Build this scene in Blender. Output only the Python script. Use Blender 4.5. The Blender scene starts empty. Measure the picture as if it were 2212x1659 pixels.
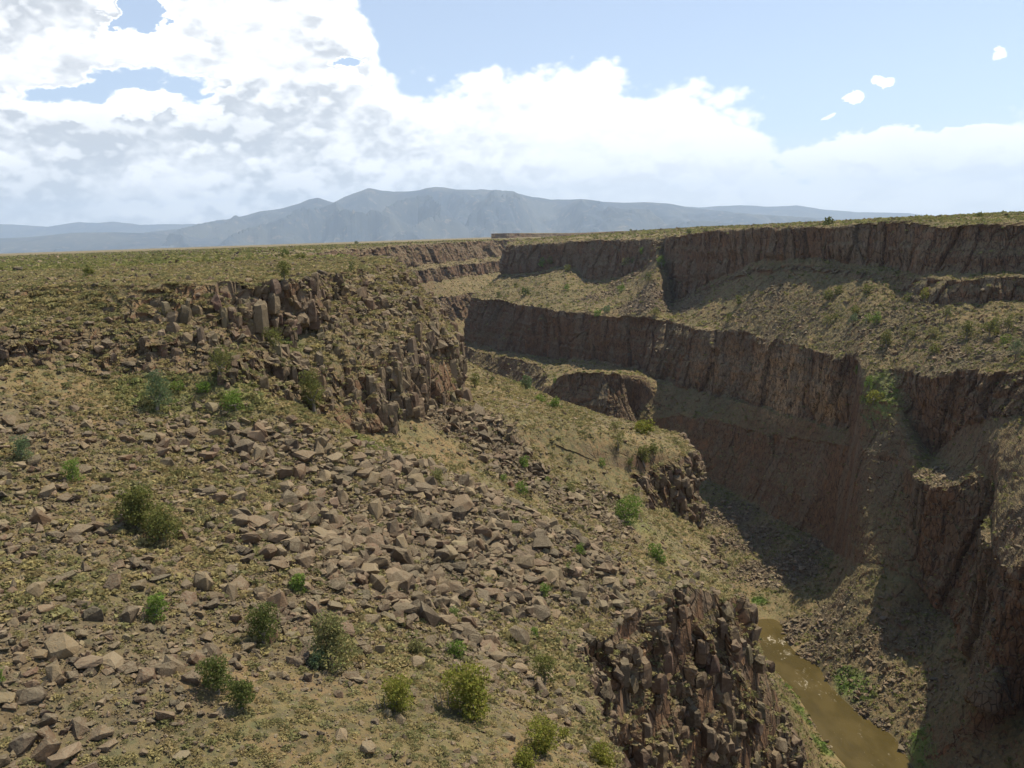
import bpy, bmesh, math, random
import numpy as np
# ---------------------------------------------------------------- camera, sky, sun, exposure
C = bpy.context.scene
COL = C.collection
F2 = 1916.0                      # focal length in the units of a 2212 px wide picture
PITCH = math.radians(9.47); ROLL = math.radians(1.9)
SUN_EL = math.radians(61.0); SUN_AZ = math.radians(55.0)    # azimuth measured from +y (view direction) towards +x
EXPOSURE = 0.34
R0 = np.array([1.0, 0, 0]); FW = np.array([0, math.cos(PITCH), -math.sin(PITCH)]); U0 = np.array([0, math.sin(PITCH), math.cos(PITCH)])
CR = math.cos(ROLL)*R0 - math.sin(ROLL)*U0
CU = math.cos(ROLL)*U0 + math.sin(ROLL)*R0
def ray(u, v):
    return FW*F2 + CR*(u-1106.0) - CU*(v-829.5)
def W(u, v, y=None, z=None):
    d = ray(u, v)
    k = (y/d[1]) if y is not None else (z/d[2])
    return tuple(d*k)
def project(P):
    P = np.asarray(P, float).reshape(-1, 3)
    f = P@FW; f = np.where(f < 1e-3, 1e-3, f)
    return np.stack([1106+F2*(P@CR)/f, 829.5-F2*(P@CU)/f, P@FW], 1)

cam_d = bpy.data.cameras.new("camera"); cam = bpy.data.objects.new("camera", cam_d); COL.objects.link(cam)
from mathutils import Matrix, Vector
cam.matrix_world = Matrix(((CR[0], CU[0], -FW[0], 0), (CR[1], CU[1], -FW[1], 0), (CR[2], CU[2], -FW[2], 0), (0, 0, 0, 1)))
cam_d.sensor_width = 36; cam_d.lens = F2/2212*36; cam_d.clip_start = 0.5; cam_d.clip_end = 120000
C.camera = cam
C.view_settings.view_transform = 'Standard'; C.view_settings.look = 'None'; C.view_settings.gamma = 1
C.view_settings.exposure = EXPOSURE
C.cycles.use_denoising = True
C.cycles.volume_bounces = 2; C.cycles.max_bounces = 5; C.cycles.diffuse_bounces = 3

sun_d = bpy.data.lights.new("sun", 'SUN'); sun_d.energy = 5.0; sun_d.angle = math.radians(0.55); sun_d.color = (1, .905, .73)
sun = bpy.data.objects.new("sun", sun_d); COL.objects.link(sun)
SD = Vector((math.sin(SUN_AZ)*math.cos(SUN_EL), math.cos(SUN_AZ)*math.cos(SUN_EL), math.sin(SUN_EL)))
sun.rotation_euler = SD.to_track_quat('Z', 'Y').to_euler()

# small node helper
class NT:
    def __init__(s, tree): s.t = tree; s.n = tree.nodes; s.l = tree.links
    def add(s, typ, props=None, **inp):
        n = s.n.new(typ)
        for k, v in (props or {}).items(): setattr(n, k, v)
        for k, v in inp.items():
            k2 = k.replace('__', ' ')
            sock = n.inputs[int(k2[1:])] if (k2[0] == 'i' and k2[1:].isdigit()) else n.inputs[k2]
            s.put(sock, v)
        return n
    def put(s, sock, v):
        if hasattr(v, 'is_output'): s.l.new(v, sock)
        elif hasattr(v, 'outputs'): s.l.new(v.outputs[0], sock)
        else: sock.default_value = v
    def m(s, op, a, b=None, c=None, clamp=False):
        n = s.n.new('ShaderNodeMath'); n.operation = op; n.use_clamp = clamp
        s.put(n.inputs[0], a)
        if b is not None: s.put(n.inputs[1], b)
        if c is not None: s.put(n.inputs[2], c)
        return n.outputs[0]
    def ss(s, x, a, b):
        n = s.n.new('ShaderNodeMapRange'); n.interpolation_type = 'SMOOTHSTEP'
        s.put(n.inputs[0], x); n.inputs[1].default_value = a; n.inputs[2].default_value = b
        return n.outputs[0]
    def mix(s, f, a, b, blend='MIX'):
        n = s.n.new('ShaderNodeMix'); n.data_type = 'RGBA'; n.blend_type = blend; n.clamp_factor = True
        s.put(n.inputs[0], f)
        for sock, v in ((n.inputs[6], a), (n.inputs[7], b)):
            if isinstance(v, (tuple, list)) and len(v) == 3: v = (*v, 1)
            s.put(sock, v)
        return n.outputs[2]
    def noise(s, vec, scale, detail=4, rough=.55, out=0, dist=0.0, lac=2.0):
        n = s.n.new('ShaderNodeTexNoise'); s.put(n.inputs['Vector'], vec)
        n.inputs['Scale'].default_value = scale; n.inputs['Detail'].default_value = detail
        n.inputs['Roughness'].default_value = rough; n.inputs['Distortion'].default_value = dist; n.inputs['Lacunarity'].default_value = lac
        return n.outputs[out]

# world: physical sky with broken cumulus laid out by direction (azimuth, elevation)
world = bpy.data.worlds.new("World"); C.world = world; world.use_nodes = True
world.cycles.sampling_method = 'MANUAL'; world.cycles.sample_map_resolution = 256
nt = NT(world.node_tree); nt.n.clear()
out = nt.add('ShaderNodeOutputWorld')
sky = nt.add('ShaderNodeTexSky', dict(sky_type='NISHITA', sun_disc=False, sun_elevation=SUN_EL, sun_rotation=SUN_AZ, altitude=2000.0, air_density=1.0, dust_density=1.2, ozone_density=1.0))
SKYS = 0.125
skyc = nt.mix(1.0, sky.outputs[0], (SKYS, SKYS, SKYS), 'MULTIPLY')
tc = nt.add('ShaderNodeTexCoord')
sep = nt.add('ShaderNodeSeparateXYZ', None, i0=tc.outputs['Generated'])
dx, dy, dz = sep.outputs
hyp = nt.m('SQRT', nt.m('ADD', nt.m('MULTIPLY', dx, dx), nt.m('MULTIPLY', dy, dy)))
AZ = nt.m('ARCTAN2', dx, dy); EL = nt.m('ARCTAN2', dz, hyp)
wv = nt.add('ShaderNodeCombineXYZ', None, i0=AZ, i1=nt.m('MULTIPLY', EL, 1.5), i2=1.7)
wn = nt.add('ShaderNodeTexNoise', None, Vector=wv.outputs[0], Scale=13.0, Detail=5.0, Roughness=.62)
wc = nt.add('ShaderNodeSeparateColor', None, i0=wn.outputs['Color'])
WX = nt.m('MULTIPLY', nt.m('SUBTRACT', wc.outputs[0], .5), .15); WY = nt.m('MULTIPLY', nt.m('SUBTRACT', wc.outputs[1], .5), .055)
AZW = nt.m('ADD', AZ, WX)
def dens(elev):
    """cloud thickness noise at (AZ, elev); cumulus get longer and thinner towards the horizon"""
    comb = nt.add('ShaderNodeCombineXYZ', None, i0=AZ, i1=nt.m('MULTIPLY', elev, 1.55), i2=0.0)
    big = nt.noise(comb.outputs[0], 7.0, 8, .60)
    vor = nt.add('ShaderNodeTexVoronoi', dict(feature='F1'), Vector=comb.outputs[0], Scale=24.0, Detail=2.0, Roughness=.6)
    bil = nt.m('SUBTRACT', 0.48, vor.outputs['Distance'])
    return nt.m('ADD', nt.m('MULTIPLY', nt.m('SUBTRACT', big, .5), .62), nt.m('MULTIPLY', bil, .22)), comb.outputs[0]
def ae(u, v):
    d = ray(u, v); d = d/np.linalg.norm(d)
    return math.atan2(d[0], d[1]), math.asin(d[2])
# top of the main bank as a function of azimuth
crv = nt.add('ShaderNodeFloatCurve')
pts = [(-400, -120), (-100, -260), (420, -260), (700, -120), (815, 10), (850, 118), (915, 124), (1010, 96), (1150, 94), (1225, 64), (1310, 62), (1370, 98), (1480, 112), (1580, 160), (1668, 205), (1690, 285), (1790, 305), (1855, 268), (1950, 268), (1990, 292), (2080, 252), (2212, 218), (2500, 200)]
A0, A1, E1 = -math.pi, math.pi, 0.8
cv = crv.mapping.curves[0]
cps = sorted([((ae(u, v)[0]-A0)/(A1-A0), min(max(ae(u, v)[1]/E1, 0), 1)) for u, v in pts])
cps = [(0.0, .06), (0.2, .12)]+[c for c in cps if 0 < c[0] < 1]+[(0.75, .10), (1.0, .06)]
while len(cv.points) < len(cps): cv.points.new(.5, .5)
for p, c in zip(cv.points, cps): p.location = c; p.handle_type = 'AUTO_CLAMPED'
crv.mapping.update()
nt.put(crv.inputs['Value'], nt.m('DIVIDE', nt.m('SUBTRACT', AZ, A0), A1-A0, clamp=True))
TOP = nt.m('MULTIPLY', crv.outputs[0], E1)
def blob(elev, u, v, ru, rv, s):
    a, e = ae(u, v)
    x = nt.m('DIVIDE', nt.m('SUBTRACT', AZW if s < 0 else AZ, a), ru/F2); y = nt.m('DIVIDE', nt.m('SUBTRACT', nt.m('ADD', elev, WY), e), rv/F2)
    r = nt.m('ADD', nt.m('MULTIPLY', x, x), nt.m('MULTIPLY', y, y))
    return nt.m('MULTIPLY', nt.m('SUBTRACT', 1.0, nt.ss(r, 0.0, 1.0)), s)
def field(elev):
    n, v = dens(elev)
    base = nt.m('MULTIPLY', nt.m('SUBTRACT', TOP, elev), 5.5)
    base = nt.m('MINIMUM', nt.m('MAXIMUM', base, -0.55), 0.42)
    f = base
    for b in ((285, 10, 70, 60, -.62), (340, 165, 170, 38, -.44), (150, 190, 130, 26, -.36), (430, 205, 90, 26, -.30), (770, 138, 50, 16, -.35),
              (1960, 330, 300, 60, .35), (1908, 184, 34, 22, .75), (1842, 214, 30, 14, .62), (1790, 245, 20, 9, .55), (2160, 118, 22, 14, .52), (2136, 38, 30, 16, .5)):
        f = nt.m('ADD', f, blob(elev, *b))
    return nt.m('ADD', f, n)
F0 = field(EL)
Fu = field(nt.m('ADD', EL, 0.014))
cover = nt.ss(F0, -0.01, 0.12)
# thick, low parts that look up into more cloud are greyer
n2 = nt.add('ShaderNodeCombineXYZ', None, i0=AZ, i1=nt.m('MULTIPLY', EL, 2.6), i2=3.3)
lowf = nt.noise(n2.outputs[0], 5.2, 6, .55)
gr = nt.m('MULTIPLY', nt.ss(lowf, .30, .52), nt.ss(nt.m('SUBTRACT', Fu, F0), -0.10, 0.10))
gr = nt.m('ADD', nt.m('MULTIPLY', gr, 1.0), nt.m('MULTIPLY', nt.ss(lowf, .44, .66), .42), clamp=True)
azside = nt.ss(AZ, -0.25, 0.2)
gr = nt.m('MULTIPLY', gr, nt.m('SUBTRACT', 1.0, nt.m('MULTIPLY', azside, .6)))
gr = nt.m('MULTIPLY', gr, nt.ss(F0, .06, .30))
cloudc = nt.mix(gr, (1.18, 1.17, 1.15), (0.54, 0.56, 0.59))
hz = nt.m('SUBTRACT', 1.0, nt.ss(EL, -0.01, 0.11))
skyb = nt.mix(nt.m('MULTIPLY', hz, .85), nt.mix(nt.m('SUBTRACT', .32, nt.m('MULTIPLY', nt.ss(EL, .32, .9), .30)), skyc, (.70, .76, .84)), (.97, .98, .98))
final = nt.mix(nt.m('MULTIPLY', cover, .97), skyb, cloudc)
final = nt.mix(nt.m('MULTIPLY', hz, .35), final, (.97, .98, .98))
bg = nt.add('ShaderNodeBackground', None, Color=final, Strength=1.0)
nt.l.new(bg.outputs[0], out.inputs[0])

# ---------------------------------------------------------------- helpers
def tag(o, label=None, cat=None, group=None, kind=None):
    if label: o['label'] = label
    if cat: o['category'] = cat
    if group: o['group'] = group
    if kind: o['kind'] = kind
    return o
def mesh_np(name, V, faces, mat, smooth=False, attrs=None, nside=None):
    """faces: (n,k) int array"""
    V = np.ascontiguousarray(V, np.float32); faces = np.ascontiguousarray(faces, np.int32)
    me = bpy.data.meshes.new(name); k = faces.shape[1]
    me.vertices.add(len(V)); me.vertices.foreach_set('co', V.ravel())
    me.loops.add(faces.size); me.loops.foreach_set('vertex_index', faces.ravel())
    me.polygons.add(len(faces)); me.polygons.foreach_set('loop_start', np.arange(len(faces), dtype=np.int32)*k)
    me.polygons.foreach_set('loop_total', np.full(len(faces), k, np.int32))
    me.polygons.foreach_set('use_smooth', np.full(len(faces), smooth, bool))
    for an, arr in (attrs or {}).items():
        a = me.color_attributes.new(an, 'FLOAT_COLOR', 'POINT') if arr.ndim == 2 else me.attributes.new(an, 'FLOAT', 'POINT')
        if arr.ndim == 2:
            arr4 = np.concatenate([arr, np.ones((len(arr), 1))], 1).astype(np.float32); a.data.foreach_set('color', arr4.ravel())
        else: a.data.foreach_set('value', arr.astype(np.float32))
    me.update(calc_edges=True); me.materials.append(mat)
    o = bpy.data.objects.new(name, me); COL.objects.link(o)
    return o
def H(ix, iy, iz, seed=0):
    h = (ix.astype(np.uint32)*np.uint32(0x8da6b343)) ^ (iy.astype(np.uint32)*np.uint32(0xd8163841)) ^ (iz.astype(np.uint32)*np.uint32(0xcb1ab31f)) ^ np.uint32((seed*0x9E3779B1) & 0xffffffff)
    h ^= h >> np.uint32(15); h *= np.uint32(0x2c1b3c6d); h ^= h >> np.uint32(12); h *= np.uint32(0x297a2d39); h ^= h >> np.uint32(15)
    return h.astype(np.float32)*np.float32(1/4294967296.0)
def vn(P, f, seed=0):
    Q = P*np.asarray(f, float); I = np.floor(Q).astype(np.int64); T = (Q-I).astype(np.float32); T = T*T*(3-2*T)
    x, y, z = I[:, 0], I[:, 1], I[:, 2]; r = 0
    for a in (0, 1):
        wa = T[:, 0] if a else 1-T[:, 0]
        for b in (0, 1):
            wb = wa*(T[:, 1] if b else 1-T[:, 1])
            for c in (0, 1): r = r+wb*(T[:, 2] if c else 1-T[:, 2])*H(x+a, y+b, z+c, seed)
    return r*2-1
def fbm(P, f, oct=4, seed=0, g=.5):
    r = 0; a = 1; s = 0
    for k in range(oct): r = r+a*vn(P, np.asarray(f, float)*(2**k), seed+k*7); s += a; a *= g
    return r/s
def cells(P, f, seed=0):
    """nearest-cell random value and F2-F1 (fast 8-neighbour Worley)"""
    Q = P*np.asarray(f, float); I = np.floor(Q-.5).astype(np.int64)
    f1 = np.full(len(P), 9., np.float32); f2 = f1.copy(); idv = np.zeros(len(P), np.float32)
    for a in (0, 1):
        for b in (0, 1):
            for c in (0, 1):
                X = I[:, 0]+a; Y = I[:, 1]+b; Z = I[:, 2]+c
                d = (X+.5+(H(X, Y, Z, seed)-.5)*.9-Q[:, 0])**2+(Y+.5+(H(X, Y, Z, seed+1)-.5)*.9-Q[:, 1])**2+(Z+.5+(H(X, Y, Z, seed+2)-.5)*.9-Q[:, 2])**2
                d = np.sqrt(d).astype(np.float32); near = d < f1
                f2 = np.where(near, f1, np.minimum(f2, d)); idv = np.where(near, H(X, Y, Z, seed+3), idv); f1 = np.where(near, d, f1)
    return idv, f2-f1
def sstep(x, a, b):
    t = np.clip((x-a)/(b-a), 0, 1); return t*t*(3-2*t)
# ---------------------------------------------------------------- terrain lofts (control points: rows of one cross-section)
def lerp3(a, b, t): return tuple(a[i]+(b[i]-a[i])*t for i in range(3))
def off(p, dx=0, dy=0, dz=None, z=None): return (p[0]+dx, p[1]+dy, (p[2]+(dz or 0)) if z is None else z)
# left wall: rows rim, up (base of upper cliff), led (ledge lip), col (foot of the columns), ra/rb (spur lip and foot), edge, foot, bank, bed
LS = []
def left(rim, up, led, col, edge, foot, bank, ra=None, rb=None, outw=(-1, 0), rz=None, f=(.45, .72)):
    ra = ra or lerp3(col, edge, f[0]); rb = rb or lerp3(col, edge, f[1])
    o = np.array([outw[0], outw[1], 0.0]); o /= np.linalg.norm(o); r = np.array(rim)
    bed = (bank[0]+8, bank[1], -215)
    pl = [tuple(r+o*k+np.array([0, 0, dz])) for k, dz in ((11000, -10.0), (3000, -2.5), (700, -.6), (160, -.2), (35, .3))]
    for i in range(5):
        if rz is not None and i < 5: pl[i] = (pl[i][0], pl[i][1], -6.3 if i > 2 else -7)
    LS.append(pl+[rim, up, led, col, ra, rb, edge, foot, bank, bed])
left((-150, -120, -5.5), (-146, -120, -14), (-142, -120, -16), (-134, -120, -24), (0, -120, -75), (10, -120, -118), (95, -120, -208), outw=(-1, -.1))
left((-120, 30, -5.5), (-115, 30, -11), (-108, 30, -12.5), (-96, 30, -17), (12, 25, -48), (24, 28, -84), (98, 60, -208), outw=(-1, -.05))
left((-100, 92, -5.5), (-94, 86, -11), (-89, 82, -12.5), (-80, 76, -17.5), W(1400, 1850, y=52), W(1560, 2300, y=58), (98, 150, -208))
left(W(0, 632, y=131), W(0, 690, y=124), W(10, 712, y=119), W(30, 800, y=112), W(1320, 1640, y=74), (22, 98, -150), (100, 225, -208))
left(W(250, 622, y=135), W(250, 700, y=129), W(258, 722, y=125), W(270, 815, y=119), W(1245, 1415, y=97), (32, 122, -150), W(1830, 1655, z=-208))
left(W(480, 615, y=138), W(480, 700, y=134), W(470, 735, y=129), W(480, 815, y=124), W(1330, 1345, y=112), (45, 142, -150), W(1779, 1597, z=-208))
left(W(590, 608, y=145), W(585, 735, y=143), W(600, 775, y=136), W(640, 880, y=131), W(1450, 1270, y=127), (62, 162, -150), W(1721, 1500, z=-208), f=(.62, .82))
left(W(690, 596, y=165), W(735, 700, y=157), W(755, 815, y=146), W(790, 935, y=143), W(1588, 1290, y=150), (76, 187, -150), W(1655, 1423, z=-208), f=(.72, .87))
left(W(790, 578, y=205), W(880, 680, y=176), W(885, 730, y=165), W(890, 888, y=158), W(1545, 1200, y=178), (62, 212, -145), W(1640, 1370, z=-208),
     ra=W(1375, 1035, y=192), rb=W(1400, 1090, y=189))
left(W(850, 563, y=250), W(945, 660, y=200), W(985, 735, y=185), W(1000, 870, y=178), W(1512, 1155, y=207), (60, 232, -145), W(1628, 1326, z=-208),
     ra=W(1490, 978, y=208), rb=W(1500, 1125, y=206))
left(W(835, 557, y=278), W(935, 660, y=225), W(985, 735, y=212), W(1000, 850, y=205), W(1470, 1120, y=243), (68, 265, -140), (108, 450, -208),
     ra=W(1440, 935, y=240), rb=W(1455, 1080, y=243))
left(W(790, 556, y=300), (-30, 262, -25), (-24, 262, -28), (-17, 262, -35), W(1235, 893, y=262), (26, 272, -95), (105, 480, -208), ra=lerp3((-17, 262, -35), W(1235, 893, y=262), .90), rb=lerp3((-17, 262, -35), W(1235, 893, y=262), .96))
left((-62, 330, -6.3), (-48, 318, -25), (-42, 314, -28), (-32, 305, -38), W(1150, 838, y=285), (14, 302, -95), (95, 520, -208))
left((-110, 400, -6.5), (-98, 395, -28), (-90, 390, -32), (-80, 385, -45), (-38, 365, -64), (-30, 365, -105), (60, 600, -208), outw=(-1, .1))
left((-190, 540, -7.0), (-180, 540, -35), (-165, 540, -40), (-158, 540, -55), (-110, 545, -85), (-100, 550, -120), (10, 720, -208), outw=(-1, .2))
left(W(690, 545, y=900), off(W(690, 545, y=900), 10, -4, z=-40), off(W(690, 545, y=900), 24, -8, z=-46), off(W(690, 545, y=900), 30, -9, z=-66), (-140, 900, -90), (-130, 900, -125), (-95, 930, -208), outw=(-1, .5), rz=1)
left(W(850, 531, y=1350), off(W(850, 531, y=1350), 12, -10, z=-42), off(W(850, 531, y=1350), 24, -20, z=-48), off(W(850, 531, y=1350), 30, -24, z=-68), (-135, 1300, -92), (-125, 1285, -128), (-85, 1240, -208), outw=(-1, .9), rz=1)
left(W(1000, 523, y=1640), off(W(1000, 523, y=1640), 8, -18, z=-40), off(W(1000, 523, y=1640), 16, -30, z=-47), off(W(1000, 523, y=1640), 20, -36, z=-68), (-40, 1560, -92), (-32, 1545, -128), (20, 1480, -208), outw=(-.5, 1), rz=1)
left(W(1100, 518.5, y=1850), off(W(1100, 518.5, y=1850), 8, -18, z=-40), off(W(1100, 518.5, y=1850), 16, -30, z=-47), off(W(1100, 518.5, y=1850), 20, -36, z=-68), (60, 1770, -92), (68, 1755, -128), (110, 1680, -208), outw=(-.25, 1), rz=1)
left((350, 2050, -8), (358, 2030, -40), (362, 2020, -47), (366, 2012, -68), (390, 1970, -92), (395, 1960, -128), (420, 1900, -208), outw=(.1, 1), rz=1)
left((1100, 2500, -8), (1110, 2480, -40), (1115, 2470, -47), (1120, 2460, -68), (1140, 2420, -92), (1145, 2400, -128), (1180, 2350, -208), outw=(.5, 1), rz=1)

# right wall: rows rim, up, led, up2 (foot of second band), edge (bench lip), foot, lip2 (inner bench), foot2, bank, bed
RS = []
def right(rim, up, edge, foot, lip2, foot2, bank, led=None, up2=None, outw=(1, .15), bk=5.0):
    led = led or lerp3(up, edge, .10); up2 = up2 or lerp3(up, edge, .16)
    o = np.array([outw[0], outw[1], 0.0]); o /= np.linalg.norm(o); r = np.array(rim)
    bed = (bank[0]-8, bank[1]-3, -215)
    pl = [tuple(r*np.array([1, 1, 0])+o*k+np.array([0, 0, z])) for k, z in ((11000, 9), (3000, 8), (900, bk+2), (230, bk), (60, (rim[2]*.5+bk*.5)))]
    RS.append(pl+[rim, up, led, up2, edge, foot, lip2, foot2, bank, bed])
def CH(a, b): return a, lerp3(a, b, .2), lerp3(a, b, .5), b
def bench(u, v): return W(u, v, z=-80.0)
right((280, -150, -2), (270, -150, -36), (236, -150, -72), (225, -150, -100), (205, -150, -112), (185, -150, -150), (142, -150, -208), outw=(1, -.1))
right((282, 120, -2), (272, 120, -34), (238, 120, -72), (228, 120, -98), (206, 120, -112), (186, 115, -150), (150, 110, -208), outw=(1, 0))
right((287, 300, -3), (275, 295, -34), (240, 265, -72), (228, 255, -98), (198, 235, -112), W(2330, 1560, y=222), (150, 190, -208), outw=(1, 0))
right((292, 430, -3.5), W(2330, 590, y=432), W(2330, 820, y=345), W(2330, 920, y=338), W(2250, 1220, y=290), W(2235, 1525, z=-176), W(2080, 1800, z=-208), led=W(2330, 602, y=414), up2=W(2330, 652, y=410))
right(W(2212, 487, y=520), W(2212, 590, y=511), W(2212, 800, y=400), W(2180, 900, y=392), W(2165, 1220, y=316), W(2130, 1525, z=-176), W(1985, 1665, z=-208), led=W(2212, 602, y=500), up2=W(2212, 652, y=496))
right(W(2110, 487, y=540), W(2110, 590, y=532), W(2110, 800, y=430), W(2090, 920, y=424), W(2120, 1030, y=386), W(2095, 1385, z=-176), W(1926, 1586, z=-208), led=W(2110, 603, y=521), up2=W(2110, 656, y=517))
right(W(2020, 490, y=570), W(2010, 592, y=561), W(2000, 812, y=462), W(2010, 980, y=452), W(2040, 1050, y=396), W(2010, 1285, z=-174), W(1868, 1547, z=-208), led=W(2005, 605, y=550), up2=W(1990, 655, y=544))
right(W(1935, 480, y=610), W(1945, 585, y=600), *CH(W(1932, 800, y=492), W(1968, 1240, z=-166)), W(1799, 1481, z=-208), led=W(1945, 600, y=588), up2=W(1940, 625, y=582), bk=6)
right(W(1870, 482, y=640), W(1885, 572, y=630), *CH(W(1860, 795, y=512), W(1848, 1215, z=-172)), W(1771, 1439, z=-208), bk=6)
right(W(1812, 490, y=665), W(1835, 568, y=656), bench(1845, 775), W(1835, 925, y=515), W(1830, 965, y=503), W(1800, 1190, z=-188), W(1717, 1408, z=-208), bk=6)
right(W(1730, 492, y=710), W(1750, 560, y=700), bench(1750, 752), W(1740, 905, y=574), W(1740, 950, y=562), W(1660, 1110, z=-188), W(1671, 1338, z=-208), bk=5.5)
right(W(1652, 494, y=755), W(1665, 560, y=744), bench(1640, 728), W(1625, 878, y=635), W(1620, 930, y=622), W(1560, 1060, z=-188), (122, 450, -208), bk=5)
right(W(1560, 498, y=820), W(1575, 590, y=806), bench(1530, 710), W(1515, 850, y=702), W(1500, 900, y=680), W(1455, 1010, z=-184), (113, 510, -208), bk=5)
right(W(1490, 504, y=870), W(1500, 630, y=852), bench(1480, 699), W(1460, 830, y=745), W(1366, 890, y=742), W(1400, 965, z=-178), (104, 560, -208), bk=5)
right(W(1450, 512, y=917), W(1456, 648, y=890), bench(1444, 692), W(1429, 820, y=772), W(1338, 810, y=721), W(1331, 915, y=709), (94, 600, -208), bk=4.5)
right(W(1446, 512, y=920), W(1452, 648, y=893), bench(1440, 692), W(1425, 820, y=775), W(1330, 808, y=720), W(1325, 915, y=708), (94, 600, -208), bk=4.5)
right(W(1432, 518, y=985), W(1425, 545, y=940), bench(1395, 690), W(1380, 800, y=810), W(1215, 812, y=745), W(1195, 925, y=735), (75, 650, -208), bk=4.5)
right(W(1400, 518, y=1030), W(1395, 575, y=1008), bench(1330, 684), W(1315, 790, y=850), W(1180, 850, y=780), W(1160, 930, y=770), (58, 700, -208), bk=4)
right(W(1340, 518, y=1085), W(1335, 600, y=1066), bench(1270, 678), W(1252, 780, y=880), W(1180, 820, y=840), W(1150, 880, y=830), (35, 780, -208), bk=4)
right(W(1270, 520, y=1150), W(1268, 604, y=1130), bench(1217, 673), W(1202, 775, y=940), W(1160, 790, y=900), W(1120, 850, y=890), (5, 860, -208), bk=3.5)
right(W(1215, 523, y=1210), W(1225, 575, y=1190), bench(1150, 662), W(1140, 765, y=1005), W(1110, 775, y=975), W(1080, 830, y=965), (-30, 950, -208), bk=3.2)
right(W(1140, 528, y=1260), W(1150, 590, y=1240), bench(1075, 651), W(1065, 755, y=1080), W(1050, 765, y=1060), W(1030, 800, y=1045), (-62, 1040, -208), bk=3)
right(W(1096, 530, y=1300), W(1092, 592, y=1290), bench(1021, 643), W(1013, 742, y=1150), W(1005, 748, y=1140), W(1000, 790, y=1130), (-90, 1130, -208), bk=2, outw=(1, .25))
right((20, 1390, -9), (18, 1400, -52), (-25, 1330, -80), (-30, 1345, -130), (-32, 1350, -134), (-35, 1360, -150), (-60, 1390, -208), bk=2, outw=(1, .32))
right((200, 1500, -6), (196, 1512, -50), (160, 1560, -80), (158, 1565, -130), (156, 1570, -134), (150, 1580, -150), (140, 1610, -208), bk=2, outw=(1, .38))
right((900, 1950, -4), (896, 1962, -50), (860, 2010, -80), (858, 2015, -130), (856, 2020, -134), (850, 2030, -150), (840, 2060, -208), bk=3, outw=(1, .45))

def cubic(A, ts):
    """Catmull-Rom (with reduced tangents) through A[k] at float stations ts"""
    n = len(A); i = np.clip(np.floor(ts).astype(int), 0, n-2); t = (ts-i)[:, None, None]
    p0 = A[np.maximum(i-1, 0)]; p1 = A[i]; p2 = A[i+1]; p3 = A[np.minimum(i+2, n-1)]
    def tang(a, b, c):      # limited so that uneven stations never overshoot
        d1 = b-a; d2 = c-b; l1 = np.linalg.norm(d1[..., :2], axis=-1, keepdims=True)+1e-3; l2 = np.linalg.norm(d2[..., :2], axis=-1, keepdims=True)+1e-3
        return (d1/l1+d2/l2)*.5
    L = np.linalg.norm((p2-p1)[..., :2], axis=-1, keepdims=True)
    m1 = tang(p0, p1, p2)*L*.8; m2 = tang(p1, p2, p3)*L*.8
    return (2*t**3-3*t**2+1)*p1+(t**3-2*t**2+t)*m1+(-2*t**3+3*t**2)*p2+(t**3-t**2)*m2

def loft(stations, nst, rown, cliff_of, dip=None):
    """stations x rows control grid -> dense grid P[ns, nt, 3] and cliff mask per row position"""
    A = np.array(stations, float)
    ts = np.concatenate([np.linspace(k, k+1, n, endpoint=False) for k, n in enumerate(nst)]+[[len(A)-1.0]])
    S = cubic(A, ts)                                # ns, rows, 3
    tt = []; cm = []
    for k, n in enumerate(rown):
        q = np.linspace(0, 1, n, endpoint=False)
        if k < 5: q = 1-(1-q)**1.0
        tt.append(k+q); cm.append(np.full(n, cliff_of[k]))
    tt = np.concatenate(tt+[[len(rown)-0.0]]); cm = np.concatenate(cm+[[cliff_of[-1]]])
    i = np.clip(np.floor(tt).astype(int), 0, len(rown)-1); f = (tt-i)[None, :, None]
    # plateau rows run out geometrically so that near ground is sampled finer
    P = S[:, i]*(1-f)+S[:, i+1]*f
    return P, cm, tt, ts
NSL = [8, 16, 50, 100, 110, 90, 100, 100, 100, 70, 60, 60, 40, 40, 60, 110, 110, 80, 24, 10]
NTL = [6, 14, 50, 80, 40, 55, 16, 60, 90, 60, 60, 230, 80, 6]
NSR = [10, 14, 40, 70, 70, 70, 70, 60, 60, 80, 80, 80, 70, 30, 30, 50, 50, 60, 60, 60, 60, 60, 50, 16, 8]
NTR = [6, 10, 26, 44, 16, 64, 10, 26, 130, 130, 90, 140, 100, 6]
def gauss1(x, r):
    k = np.exp(-.5*(np.arange(-3*r, 3*r+1)/r)**2); k /= k.sum(); return np.convolve(np.pad(x, 3*r, mode='edge'), k, 'valid')
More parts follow.
